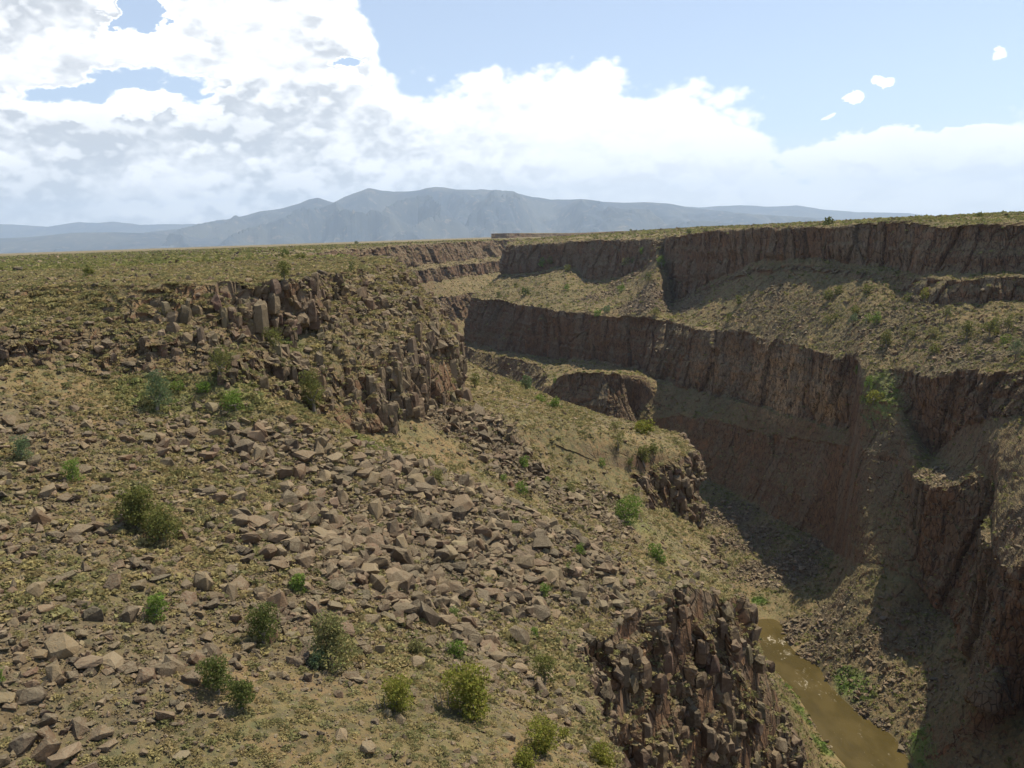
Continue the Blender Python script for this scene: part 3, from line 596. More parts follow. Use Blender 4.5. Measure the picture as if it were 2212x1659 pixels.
SMALL = [rock_proto(8, DIMS[i % 6], RNG) for i in range(8)]
def prism(rng, w, h, sides):
    """jointed basalt block: irregular flat-topped prism with chipped edges"""
    a = np.sort(np.linspace(0, 2*math.pi, sides, endpoint=False)+rng.uniform(-.28, .28, sides)); r = w*rng.uniform(.75, 1.1, sides); P = []
    tx, ty = rng.uniform(-.4, .4, 2)
    for z, k in ((-h, .95), (-h*.3, 1.08), (h*.60, .95), (h*.93, .68)):
        for i in range(sides):
            x = math.cos(a[i])*r[i]*k*rng.uniform(.94, 1.06); y = math.sin(a[i])*r[i]*k*rng.uniform(.94, 1.06)
            P.append((x, y, z+(x*tx+y*ty if z > 0 else 0)+rng.uniform(-.04, .04)))
    return hull(P)
COLS = [refine(*(prism(RNG, .8, RNG.uniform(.6, 1.3), 4+i % 3) if i % 2 else rock_proto(16, (.85, .75, RNG.uniform(.8, 1.2)), RNG, .75)), RNG, 1, .10) for i in range(12)]
def tuft(n, rng, lean=.4, size=.22, flat=.8):
    """low shrub: small leaf clusters through a dome"""
    V = []; F = []
    for k in range(n):
        a = rng.uniform(0, 2*math.pi); r = math.sqrt(rng.uniform(0, 1)); h = math.sqrt(max(0, 1-r*r))*rng.uniform(.45, 1.0)*flat
        c = np.array([r*math.cos(a), r*math.sin(a), h])*np.array([1, 1, 1])
        d1 = rng.normal(size=3); d1 /= np.linalg.norm(d1); d2 = np.cross(d1, rng.normal(size=3)); d2 /= np.linalg.norm(d2)+1e-6
        s = size*rng.uniform(.6, 1.4)
        V += [c+d1*s, c-d1*s*.6+d2*s*.8, c-d1*s*.6-d2*s*.8]; F.append([3*k, 3*k+1, 3*k+2])
    return np.array(V), np.array(F)
TUFT_N = [tuft(70, RNG, size=.20) for i in range(6)]
TUFT_M = [tuft(22, RNG, size=.34) for i in range(5)]
TUFT_F = [tuft(10, RNG, size=.50) for i in range(5)]
def rotz(a): c, s = np.cos(a), np.sin(a); z = 0*a; o = z+1; return np.stack([np.stack([c, -s, z], -1), np.stack([s, c, z], -1), np.stack([z, z, o], -1)], -2)
def rotx(a): c, s = np.cos(a), np.sin(a); z = 0*a; o = z+1; return np.stack([np.stack([o, z, z], -1), np.stack([z, c, -s], -1), np.stack([z, s, c], -1)], -2)
def merge(protos, pos, rot, scl, col, which):
    Vs = []; Fs = []; Cs = []; base = 0
    for k, (V, F) in enumerate(protos):
        i = np.nonzero(which == k)[0]
        if not len(i): continue
        X = np.einsum('nij,nvj->nvi', rot[i], V[None]*scl[i][:, None, :])+pos[i][:, None, :]
        Fs.append((F[None]+(np.arange(len(i))*len(V))[:, None, None]+base).reshape(-1, 3)); base += len(i)*len(V)
        Vs.append(X.reshape(-1, 3)); Cs.append(np.repeat(col[i], len(V), 0))
    return np.concatenate(Vs), np.concatenate(Fs), np.concatenate(Cs)
# per-quad tables of the two slopes
def quads(P, I):
    ns, nt_, _ = P.shape; a = P[:-1, :-1]; b = P[1:, :-1]; c = P[1:, 1:]; d = P[:-1, 1:]
    n = np.cross(c-a, d-b).reshape(-1, 3); ar = np.linalg.norm(n, axis=1)*.5+1e-9; n = n/(2*ar[:, None]); n *= np.where(n[:, 2:] < 0, -1, 1)
    ce = ((a+b+c+d)/4).reshape(-1, 3)
    return dict(c=ce, n=n, area=ar, a=a.reshape(-1, 3), e1=(b-a).reshape(-1, 3), e2=(d-a).reshape(-1, 3), cliff=(I['cliff']*I['below']).reshape(ns, nt_)[:-1, :-1].ravel(), below=I['below'].reshape(ns, nt_)[:-1, :-1].ravel())
QL = quads(LP, LI); QR = quads(RP, RI)
QL['rub'] = px_blob(QL['c'], RUBL)*np.clip(.75+.6*fbm(QL['c'], (1/9, 1/9, 1/9), 3, 5), 0, 1.2); QR['rub'] = px_blob(QR['c'], RUBR)*np.clip(.75+.6*fbm(QR['c'], (1/9, 1/9, 1/9), 3, 5), 0, 1.2)
QL['grn'] = px_blob(QL['c'], GRNL); QR['grn'] = px_blob(QR['c'], GRNR)
Q_ = {k: np.concatenate([QL[k], QR[k]]) for k in QL}
_pq = project(Q_['c']); _d = np.linalg.norm(Q_['c'], axis=1)
_in = (_pq[:, 2] > 2) & (_pq[:, 0] > -260) & (_pq[:, 0] < 2480) & (_pq[:, 1] > 380) & (_pq[:, 1] < 1960)
def pick(density, rng):
    """random surface points with the given density per square metre"""
    lam = np.where(_in, Q_['area']*density, 0); tot = lam.sum(); n = rng.poisson(tot); cs = np.cumsum(lam)
    i = np.searchsorted(cs, rng.uniform(0, cs[-1], n)); i = np.minimum(i, len(lam)-1)
    u = rng.uniform(size=(n, 1)); v = rng.uniform(size=(n, 1))
    return i, Q_['a'][i]+Q_['e1'][i]*u+Q_['e2'][i]*v
def rock_mat():
    m, n, b = new_mat("basalt_boulder"); tc_ = n.add('ShaderNodeNewGeometry'); pos = tc_.outputs['Position']
    c = attr(n, 'Col', 'Color'); oi = n.add('ShaderNodeObjectInfo')
    nz = n.add('ShaderNodeSeparateXYZ', None, i0=tc_.outputs['Normal']).outputs[2]
    a = n.noise(pos, 1.3, 5, .65); a2 = n.noise(pos, 6.0, 4, .7)
    col = n.mix(n.m('MULTIPLY', n.ss(a, .42, .62), .5), c, n.mix(.5, c, (.27, .21, .145)))
    col = n.mix(n.m('MULTIPLY', n.ss(a2, .5, .72), .55), col, (.085, .064, .05))
    lich = n.m('MULTIPLY', n.ss(nz, .2, .8), n.ss(a2, .38, .58))
    col = n.mix(n.m('MULTIPLY', lich, .45), col, (.27, .235, .155))
    n.put(b.inputs['Base Color'], col)
    bp = n.add('ShaderNodeBump', None, Strength=.8, Distance=.18, Height=n.m('ADD', a2, n.m('MULTIPLY', n.noise(pos, 20, 3, .7), .4))); n.l.new(bp.outputs[0], b.inputs['Normal']); return m
M_ROCK = rock_mat()
def leaf_mat():
    m, n, b = new_mat("shrub_leaves"); c = attr(n, 'Col', 'Color'); pos = n.add('ShaderNodeNewGeometry').outputs['Position']
    a = n.noise(pos, 3.5, 4, .7)
    col = n.mix(n.ss(a, .3, .7), n.mix(1.0, c, (.72, .74, .70), 'MULTIPLY'), n.mix(1.0, c, (1.22, 1.2, 1.15), 'MULTIPLY'))
    n.put(b.inputs['Base Color'], col)
    tr = n.add('ShaderNodeBsdfTranslucent', None, Color=col); mx = n.add('ShaderNodeMixShader', None, Fac=.38)
    o = [x for x in n.n if x.type == 'OUTPUT_MATERIAL'][0]
    n.l.new(b.outputs[0], mx.inputs[1]); n.l.new(tr.outputs[0], mx.inputs[2]); n.l.new(mx.outputs[0], o.inputs[0]); return m
M_LEAF = leaf_mat()
def bark():
    m, n, b = new_mat("grey_bark"); pos = n.add('ShaderNodeNewGeometry').outputs['Position']
    n.put(b.inputs['Base Color'], n.mix(n.noise(pos, 9, 4, .7), (.14, .11, .085), (.30, .26, .21))); return m
M_BARK = bark()
def varcol(base, n, rng, v=.18, h=.06): return np.clip(np.array(base)*(1+rng.normal(0, v, (n, 1)))*(1+rng.normal(0, h, (n, 3))), .02, .6)
nz_ = Q_['n'][:, 2]
flatm = sstep(nz_, .55, .8); patch = fbm(Q_['c'], (1/14, 1/14, 1/14), 3, 301); patch2 = fbm(Q_['c'], (1/45, 1/45, 1/45), 3, 302)
cliffm = Q_['cliff']
# ---- boulders
BR = [(.172, .120, .070), (.122, .086, .053), (.240, .175, .104), (.150, .094, .056), (.092, .066, .044)]
def rocks(density, smin, smax, power, rng, protos):
    i, P = pick(density, rng); n = len(i)
    u = rng.uniform(size=n); s = (smin**(-power)+u*(smax**(-power)-smin**(-power)))**(-1/power)
    return i, P, s
rngA = np.random.default_rng(21)
NEAR = _d < 300
dens_r = np.where(NEAR, (1.6+9.0*Q_['rub'])*flatm*(1-cliffm*.5)+.15*cliffm*flatm+.30*(cliffm > .15)*sstep(nz_, .3, .6), 0)
i1, P1, s1 = rocks(dens_r*1.5, .24, 3.3, 1.85, rngA, ROCKS)
s1 *= .42+.62*np.clip(Q_['rub'][i1], 0, 1); s1 = np.maximum(s1, .2)
dens_f = np.where(~NEAR & (_d < 750), (.08+2.0*Q_['rub'])*flatm+.05*cliffm*flatm+.11*(cliffm > .3)*sstep(nz_, .12, .4), 0)
dens_g = np.where((_d >= 750) & (_d < 1900), (.014+.30*Q_['rub'])*flatm+.035*(cliffm > .3)*sstep(nz_, .12, .4), 0)
i2, P2, s2 = rocks(dens_f, .6, 4.0, 2.1, rngA, SMALL)
s2 *= .75+.5*np.clip(Q_['rub'][i2], 0, 1)
i3, P3, s3 = rocks(dens_g, 1.3, 4.6, 2.3, rngA, SMALL)
i2, P2, s2 = np.concatenate([i2, i3]), np.concatenate([P2, P3]), np.concatenate([s2, s3])
# ---- trees and tall shrubs: (u, v of the foot, height px, width px, kind, label, short phrase used by the boulders beside it)
#   kinds: d dark juniper, o olive juniper, y yellow-green bush, b blue-green tree, g bright green bush, w pale willowy shrub
TREES = [
 (470, 1500, 68, 86, 'd', "dark green sparse juniper above a smaller darker one at the foot of the slope", "sparse dark juniper"),
 (516, 1550, 64, 64, 'd', "small dense dark juniper directly below the sparse dark juniper", "small dense dark juniper"),
 (300, 1140, 92, 104, 'o', "spreading olive juniper with a thin bare trunk beside the boulder field", "spreading olive juniper"),
 (352, 1172, 70, 92, 'o', "low ragged olive juniper crown sprawling downhill of the spreading juniper", "ragged low olive crown"),
 (342, 1335, 52, 52, 'g', "rounded mid green bush between pale broken rock ribs", "mid green bush among rock ribs"),
 (565, 1395, 88, 82, 'd', "dense dark juniper at the lower rim of the boulder field", "dense dark juniper"),
 (712, 1440, 112, 124, 'w', "largest pale feathery shrub below the boulder field", "big pale feathery shrub"),
 (688, 1446, 40, 44, 'b', "small bluish bush tucked against the big pale feathery shrub", "small bluish bush"),
 (645, 1280, 33, 48, 'g', "round vivid green bush alone on the boulder field", "vivid green bush"),
 (862, 1540, 70, 82, 'y', "round yellow-green bush on bare tan soil", "round yellow-green bush"),
 (1010, 1545, 102, 124, 'y', "broad yellow-green tree with forked bare grey trunks at one side", "broad forked tree"),
 (1176, 1484, 78, 54, 'o', "upright narrow olive juniper on the brushy slope", "upright narrow juniper"),
 (1168, 1628, 68, 88, 'y', "bright yellow-green juniper low on the tan slope near the columnar cliff", "bright lower juniper"),
 (1219, 1606, 32, 36, 'y', "little bush touching the bright lower juniper", "little bush"),
 (1132, 1668, 42, 62, 'y', "yellow-green bush cut by the bottom of the photo, the smaller of two there", "cut-off smaller bush"),
 (1292, 1680, 52, 62, 'y', "yellow-green bush cut by the bottom of the photo beside the columnar cliff", "cut-off bush by the cliff"),
 (988, 1420, 34, 52, 'g', "low wide green bush behind the broad forked tree", "low wide green bush"),
 (896, 1410, 28, 46, 'w', "low pale green shrub over a flat pale boulder", "low pale shrub"),
 (978, 1330, 20, 28, 'g', "tiny green bush in the middle of the lower boulders", "tiny mid-field bush"),
 (158, 1036, 44, 46, 'g', "green bush on the stony slope near a grey dead shrub", "stony slope bush"),
 (45, 990, 48, 50, 'b', "rounded blue-green bush by itself at the side edge of the slope", "lone blue-green bush"),
 (345, 890, 88, 62, 'b', "blue-green tree with a dark leaning trunk under the broken rim", "blue-green tree"),
 (385, 846, 26, 30, 'g', "small bright bush touching the blue-green tree", "small bright bush"),
 (478, 812, 64, 58, 'o', "tall olive shrub at the foot of the broken rim rocks", "tall olive shrub"),
 (595, 764, 56, 52, 'o', "olive juniper beneath the dark overhang of the rim", "overhang juniper"),
 (676, 892, 94, 66, 'o', "tall olive juniper against the left end of the rock columns", "tall juniper by the columns"),
 (506, 886, 44, 66, 'g', "low bright green thicket below the tall olive shrub", "low bright thicket"),
 (440, 850, 24, 40, 'g', "thin green bush between the blue-green tree and the bright thicket", "thin green bush"),
 (612, 602, 42, 38, 'o', "lone tree standing on the rim of the near plateau", "lone rim tree"),
 (192, 594, 17, 25, 'o', "round shrub alone on the open sagebrush plain", "plain shrub"),
 (760, 590, 25, 14, 'd', "slim upright dark juniper near the orange dirt tip of the plateau", "slim dark juniper"),
 (613, 553, 9, 24, 'd', "long low dark bush on the plateau behind the lone rim tree", None),
 (650, 553, 8, 20, 'o', "low flat bush on the plateau next to the long low dark bush", None),
 (305, 557, 6, 12, 'o', "tiny bush far out on the sagebrush plain", None),
 (441, 556, 6, 10, 'o', "tiniest bush on the plain, between two other far bushes", None),
 (1028, 836, 34, 30, 'o', "rounded olive juniper just beyond the last rock column", "juniper past the columns"),
 (1140, 838, 34, 36, 'b', "blue-green juniper on the crest above the river gorge", "crest juniper"),
 (1200, 882, 20, 38, 'g', "flat green bush on the skyline edge of the slope", None),
 (1168, 866, 14, 34, 'g', "narrow green bush strip just below the crest juniper", None),
 (1063, 828, 14, 12, 'd', "small dark juniper between two larger ones beyond the columns", None),
 (1126, 1068, 28, 34, 'g', "bright green bush at the upper middle of the boulder field", "upper bright bush"),
 (1089, 1040, 18, 24, 'g', "small green bush uphill of the bright upper bush", None),
 (1183, 1046, 20, 22, 'g', "small green bush at the river side of the bright upper bush", None),
 (1230, 1064, 24, 36, 'w', "pale low shrub near the upper side of the flat spur", None),
 (945, 1040, 26, 44, 'w', "pale green shrub patch uphill in the boulder field", "pale shrub patch"),
 (1130, 1008, 22, 40, 'g', "soft green shrub in the top corner of the boulder field", None),
 (1338, 978, 54, 40, 'o', "tall juniper where the slope meets the flat spur", "spur tall juniper"),
 (1394, 938, 30, 50, 'y', "wide yellow-green bush at the back of the flat spur", None),
 (1391, 1006, 46, 36, 'o', "dense juniper on top of the flat spur", None),
 (1361, 1016, 30, 26, 'd', "small dark juniper beside the dense one on the spur", None),
 (1412, 980, 22, 20, 'o', "small round juniper behind the dense one on the spur", None),
 (1326, 934, 24, 30, 'w', "pale bush on the skyline short of the flat spur", None),
 (1301, 1006, 15, 16, 'g', "tiny bright bush on the slope short of the spur", None),
 (1232, 996, 19, 24, 'd', "small dark green bush on the grassy slope above the boulders", None),
 (1352, 1130, 54, 76, 'g', "wide green thicket on the slope under the flat spur", "green thicket under the spur"),
 (1419, 1212, 38, 42, 'g', "rounded green juniper above the stepped lower cliff", "juniper above the lower cliff"),
 (1252, 1197, 24, 32, 'g', "green bush at the river side of the long tilted slab", "bush beside the tilted slab"),
 (1226, 1241, 26, 20, 'g', "narrow green bush below the tilted slab", None),
 (1176, 1288, 30, 34, 'g', "pale green bush below the boulder field's river side", None),
 (1156, 1376, 22, 30, 'g', "bright bush beside the large dark-fronted boulder", "bush by the dark-fronted boulder"),
 (1109, 1138, 13, 30, 'g', "flat bright plant between big boulders in mid field", None),
 (6, 1480, 34, 26, 'g', "green bush cut by the side edge of the photo low on the slope", None),
 # far side and river
 (1491, 504, 8, 11, 'd', "small dark bush on the far plateau near the notch in the rim", None),
 (1791, 482, 10, 20, 'd', "dark bush breaking the top edge of the long shaded rim", None),
 (1523, 494, 4, 8, 'o', "tiny bush on the far plateau between the notch and the skyline", None),
 (2116, 469, 6, 12, 'o', "small bush on the far plateau at the side edge", None),
 (1362, 494, 4, 6, 'd', "tiny dark bush standing on the far skyline", None),
 (1287, 516, 10, 8, 'o', "small bush on the rim above the shaded upper cliff", None),
 (1789, 650, 19, 20, 'o', "olive juniper high on the broad far bench", None),
 (1811, 634, 14, 18, 'o', "smaller olive juniper just above the high bench juniper", None),
 (1873, 636, 18, 20, 'o', "round juniper by the foot of the upper cliff on the far bench", None),
 (1961, 652, 15, 15, 'd', "small dark juniper just under the second shaded band", None),
 (1996, 650, 28, 26, 'y', "yellowish tree in the shade of the second band", None),
 (1848, 678, 14, 20, 'o', "small olive bush above the pair of bushes at bench centre", None),
 (1786, 707, 28, 22, 'o', "juniper with dark foot near the middle of the far bench", None),
 (1804, 690, 12, 13, 'o', "tiny juniper beside the dark-footed one on the far bench", None),
 (1844, 700, 20, 28, 'b', "blue-green bush starting the row at bench centre", None),
 (1874, 696, 18, 24, 'g', "green bush second in the row at bench centre", None),
 (1892, 702, 26, 28, 'g', "largest green bush ending the row at bench centre", None),
 (1914, 748, 34, 34, 'o', "large round juniper near the lip of the far bench", None),
 (1596, 660, 22, 15, 'd', "upright dark juniper at the boulder edge of the far bench", None),
 (1575, 694, 18, 14, 'd', "small dark juniper near the lip below the upright dark one", None),
 (2045, 692, 26, 24, 'd', "dark juniper throwing a long shadow under the second band", None),
 (2091, 732, 36, 34, 'o', "tall olive juniper with a bare foot at the side of the far bench", None),
 (2141, 726, 36, 36, 'o', "broad olive juniper next to the bare-footed one", None),
 (2179, 716, 30, 26, 'o', "round olive juniper nearest the photo's edge on the far bench", None),
 (2017, 728, 20, 34, 'w', "wide thin brown-green bush on the far bench", None),
 (1972, 728, 15, 16, 'w', "small faded bush beside the wide thin bush", None),
 (2019, 764, 16, 22, 'o', "low olive bush near the bench lip above the big shaded bay", None),
 (2196, 776, 40, 44, 'b', "large blue-green clump at the edge below the round olive juniper", None),
 (2170, 746, 20, 28, 'g', "bright low bush above the large blue-green clump", None),
 (2088, 766, 20, 28, 'w', "pale low bush straight below the tall bare-footed juniper", None),
 (1877, 842, 28, 26, 'g', "bright green bush high in the lit chute", None),
 (1889, 872, 30, 36, 'y', "wide yellow-green bush in the middle of the lit chute", None),
 (1862, 874, 22, 20, 'g', "small green bush against the shaded wall in the lit chute", None),
 (1853, 806, 16, 16, 'g', "small green bush at the top mouth of the lit chute", None),
 (2151, 1062, 22, 16, 'd', "upright juniper on the ledge of the nearest shaded buttress", None),
 (1401, 610, 24, 28, 'd', "large dark juniper in the boulder chute under the notch", None),
 (1428, 577, 26, 26, 'g', "green bush near the top of the boulder chute", None),
 (1353, 572, 13, 20, 'w', "pale bush at the cliff side of the boulder chute", None),
 (1367, 570, 11, 11, 'd', "tiny dark bush beside the pale one by the boulder chute", None),
 (1387, 548, 11, 13, 'g', "tiny green bush highest in the boulder chute", None),
 (1136, 637, 14, 20, 'd', "dark juniper on the far nose of the bench", None),
 (1114, 623, 12, 10, 'd', "slender juniper behind the dark one on the bench nose", None),
 (1078, 640, 9, 11, 'd', "small juniper out at the tip of the bench nose", None),
 (1226, 588, 14, 16, 'o', "olive juniper beneath the far shaded cliff corner", None),
 (1172, 575, 14, 22, 'g', "green bush high on the far nose under the rim", None),
 (1189, 571, 13, 18, 'o', "olive bush beside the green one high on the far nose", None),
 (1225, 629, 14, 14, 'g', "green bush at mid slope of the far nose", None),
 (1343, 630, 14, 30, 'g', "wide green bush in the far boulder spill", None),
 (1291, 683, 13, 18, 'g', "green bush close to the lip below the far boulder spill", None),
 (1310, 675, 11, 18, 'b', "bluish bush beside the green one below the far boulder spill", None),
 (1415, 684, 22, 28, 'o', "wide olive bush on the bench lip beside the long shadow", None),
 (1198, 826, 10, 11, 'g', "green bush in the shade beside the small lit inner bench", None),
 (770, 515, 3, 9, 'd', "tiny dark bush on the skyline of the far plain", None),
]
KC = dict(d=(.115, .135, .040), o=(.170, .175, .055), y=(.225, .225, .045), b=(.150, .195, .100), g=(.165, .235, .050), w=(.235, .225, .095))
def limb(bm_V, bm_F, a, b, r0, r1, n=6):
    a = np.array(a, float); b = np.array(b, float); d = b-a; L = np.linalg.norm(d)+1e-6; d = d/L
    x = np.cross(d, (0.31, .8, .2)); x /= np.linalg.norm(x); y = np.cross(d, x); base = len(bm_V)
    mid = (a+b)/2+x*L*.06
    for p, r in ((a, r0), (mid, (r0+r1)/2), (b, r1)):
        for k in range(n):
            t = 2*math.pi*k/n; bm_V.append(p+(x*math.cos(t)+y*math.sin(t))*r)
    for s in range(2):
        for k in range(n):
            bm_F.append([base+s*n+k, base+s*n+(k+1) % n, base+(s+1)*n+(k+1) % n, base+(s+1)*n+k])
def tree_geo(h, w, kind, n, rng):
    """foliage triangles and trunk quads of one tree of height h, width w"""
    TV = []; TF = []; lobes = []
    nl = 4 if n < 200 else (9 if n < 900 else 14)
    tall = h > w*1.1
    low = .12 if kind in 'gwy' else .22
    for k in range(nl):
        a = 2.4*k+rng.uniform(-.5, .5); q = rng.uniform(.15, 1); zz = h*(low+(.86-low)*(k+.5)/nl)+rng.uniform(-.06, .06)*h
        rr = w*.5*(.72 if tall else .8)*(.28 if n < 200 else 1)*math.sqrt(max(.08, 1-((zz/h-.42)/.62)**2))*q*.85
        lr = w*(rng.uniform(.13, .24) if n >= 200 else .42)*(1 if not tall else 1.1)
        lobes.append((rr*math.cos(a), rr*math.sin(a), zz, lr))
    top = h*.45
    if n >= 150:
        base = (rng.uniform(-.1, .1)*w, rng.uniform(-.1, .1)*w, -.25); fork = (rng.uniform(-.08, .08)*w, rng.uniform(-.08, .08)*w, h*.25)
        limb(TV, TF, base, fork, h*.045, h*.035)
        for l in lobes[:7]: limb(TV, TF, fork, (l[0], l[1], l[2]), h*.024, h*.007, 5)
        if kind == 'y' and n > 1500:
            for s in (-.42, -.5, -.30): limb(TV, TF, (s*w*.8, -.1, -.2), (s*w*1.0, -.15*w, h*(.62+s*.1)), h*.018, h*.005, 5)
    V = []; wts = np.array([l[3]**2 for l in lobes]); wts /= wts.sum()
    li = rng.choice(nl, n, p=wts); L = np.array(lobes)[li]
    d = rng.normal(size=(n, 3)); d /= np.linalg.norm(d, axis=1, keepdims=True); r = rng.uniform(.35, 1.0, (n, 1))**.5*rng.choice([1, 1, 1, 1.25], (n, 1))
    c = L[:, :3]+d*L[:, 3:]*r*np.array([1, 1, .85]); c[:, 2] = np.maximum(c[:, 2], .03*h)
    sz = (w/13 if n < 200 else (w/30 if n < 900 else max(w/58, .06)))*rng.uniform(.6, 1.5, (n, 1))*1.25
    e1 = rng.normal(size=(n, 3)); e1 /= np.linalg.norm(e1, axis=1, keepdims=True); e2 = np.cross(e1, rng.normal(size=(n, 3))); e2 /= np.linalg.norm(e2, axis=1, keepdims=True)
    V = np.stack([c+e1*sz, c-e1*sz*.7+e2*sz*.8, c-e1*sz*.7-e2*sz*.8], 1).reshape(-1, 3); F = np.arange(3*n).reshape(-1, 3)
    cv = varcol(KC[kind], n, rng, .14, .05)*(1+.10*(rng.uniform(-1, 1, nl)[li]))[:, None]
    return V, F, np.repeat(cv, 3, 0), (np.array(TV), np.array(TF)) if TV else None
trng = np.random.default_rng(99); TPOS = []
for (u, v, hp, wp, kd, lab, short) in TREES:
    g = G(u, min(v, 1655)); dist = np.linalg.norm(g); sc = dist/F2
    if v > 1655: g = g+np.array([0, 0, -.2])
    h = hp*sc*1.04; w = wp*sc
    n = int(np.clip(hp*wp*(.45 if kd in 'od' else .55), 140, 3800))
    V, F, Cc, tr_ = tree_geo(h, w, kd, n, trng)
    # stand the tree so that its foot, not its crown, meets the ground point; spread along the view
    cat = "tree" if (kd in 'dob' and hp > 30) or 'tree' in lab else "bush"
    name = {'d': 'juniper_tree', 'o': 'juniper_tree', 'b': 'juniper_tree', 'w': 'feathery_shrub', 'y': 'green_bush', 'g': 'green_bush'}[kd]
    if 'tree' in lab and name == 'green_bush': name = 'broadleaf_tree'
    grp = "shrubs and junipers on the near slope and plateau" if dist < 330 else "shrubs and junipers on the far side of the gorge"
    if tr_ is not None and hp >= 15:
        root = bpy.data.objects.new(name, None); COL.objects.link(root); root.location = g
        tag(root, lab, cat, grp)
        f_ = mesh_np('foliage', V, F, M_LEAF, False, dict(Col=Cc)); f_.parent = root
        t_ = mesh_np('trunk', tr_[0], tr_[1], M_BARK, True); t_.parent = root
    else:
        root = mesh_np(name, V, F, M_LEAF, False, dict(Col=Cc)); root.location = g; tag(root, lab, cat, grp)
    TPOS.append((u, v-hp*.3, short, g, w))

# ---- single boulders: the hand-placed ones, then the ones that show largest
HERO = [  # u, v centre, px size, (x, y, z proportions), colour index, label
 (1131, 1206, 62, (1, .55, .42), 0, "long tilted flat-topped slab with a dark brown front in the boulder field"),
 (820, 1262, 54, (1, .9, .8), 0, "biggest squarish light-topped block in the lower boulder field"),
 (905, 1290, 40, (.9, .8, .8), 1, "angular block just riverward of the biggest squarish block"),
 (1032, 1140, 34, (.7, .7, 1.05), 1, "tall rounded boulder standing up out of the mid boulder field"),
 (466, 930, 48, (1, .7, .5), 2, "pale wide block alone on the stony slope under the broken rim"),
 (902, 1428, 50, (1, .8, .42), 2, "pale flat boulder beneath the low pale shrub"),
 (822, 1404, 32, (.9, .6, .7), 2, "light grey leaning boulder at the lower margin of the boulder field"),
 (1124, 1372, 54, (1, .85, .75), 1, "large boulder with a black shaded front above the upright narrow juniper"),
 (575, 1192, 52, (1, .7, .8), 3, "dark-hollowed block with a reddish side at the uphill side of the boulder field"),
 (1008, 1030, 32, (.75, .7, 1.0), 0, "pale upright boulder in the upper boulder field"),
 (1046, 990, 36, (1, .8, .7), 3, "big boulder heading the dark upper rock spill"),
 (730, 1012, 30, (1, .8, .6), 1, "rounded block at the top corner of the boulder field"),
 (610, 1020, 44, (1, .8, .7), 1, "dark-fronted boulder at the uphill tip of the boulder field"),
 (660, 1090, 34, (1, .8, .6), 0, "flat-faced boulder below the dark-fronted uphill boulder"),
 (1180, 1120, 34, (.9, .7, .6), 2, "pale wedge-shaped boulder at the river edge of the boulder field"),
 (880, 1165, 34, (1, .85, .6), 0, "broad smooth boulder in the very middle of the boulder field"),
 (1104, 1590, 34, (1, .7, .6), 1, "dark boulder on bare soil between the broad tree and the bright lower juniper"),
 (300, 1262, 40, (1, .7, .6), 0, "lichen-pale slab over the deep shadow on the rocky rib"),
 (240, 1265, 46, (.8, .7, 1.0), 3, "leaning block beside the long dark cleft in the rocky rib"),
 (205, 1330, 42, (1, .8, .9), 4, "pale blocky outcrop lower on the rocky rib"),
 (410, 1462, 44, (1, .7, .6), 1, "square-edged block above the sparse dark juniper"),
 (350, 1560, 44, (1, .6, .7), 3, "reddish-shaded block low on the rocky rib"),
 (50, 1000, 30, (1, .8, .5), 2, "pale boulder just below the lone blue-green bush"),
 (25, 905, 40, (1, .7, .6), 0, "big weathered block at the side edge beneath the rim"),
 (640, 770, 30, (1, .9, .9), 3, "dark block under the rim overhang beside the juniper"),
 (1505, 1245, 24, (.7, .6, 1.0), 4, "dark notched block perched at the top of the lower cliff"),
 (1478, 1215, 26, (1, .8, .6), 2, "pale boulder on the brushy slope above the lower cliff"),
 (1905, 745, 10, (1, .7, .6), 2, "pale rock at the foot of the large round bench juniper"),
 (1936, 1058, 11, (1, .8, .6), 2, "whitish rock at the lower end of the lit chute"),
 (1694, 1228, 9, (1, .7, .6), 2, "pale rock on the grey rubble apron above the river"),
]
SHAPES = []
prot_mesh = {}
def boulder_mesh(k, ci):
    if (k, ci) not in prot_mesh:
        V, F = BIG[k]; cc = varcol(BR[ci], 1, RNG, .05, .02)
        o = mesh_np("boulder", V, F, M_ROCK, False, dict(Col=np.repeat(cc, len(V), 0))); me = o.data; bpy.data.objects.remove(o); prot_mesh[(k, ci)] = me
    return prot_mesh[(k, ci)]
from mathutils import Euler
HB = []
for q, (u, v, px, dm, ci, lab) in enumerate(HERO):
    g = G(u, v+px*.2); s = px*np.linalg.norm(g)/F2*.5
    V, F = refine(*rock_proto(20, dm, RNG, .8), RNG, 2, .045)
    cc = varcol(BR[ci], 1, RNG, .04, .02)
    o = mesh_np("boulder", V*s, F, M_ROCK, False, dict(Col=np.repeat(cc, len(V), 0)))
    o.location = g+np.array([0, 0, s*dm[2]*.45]); o.rotation_euler = Euler((RNG.uniform(-.25, .1), RNG.uniform(-.1, .25), RNG.uniform(-.5, .5)))
    tag(o, lab, "boulder", "single boulders picked out on the slopes"); HB.append((u, v, px))
HB = np.array(HB, float)
allP = np.concatenate([P1, P2]); allS = np.concatenate([s1, s2]); allI = np.concatenate([i1, i2])
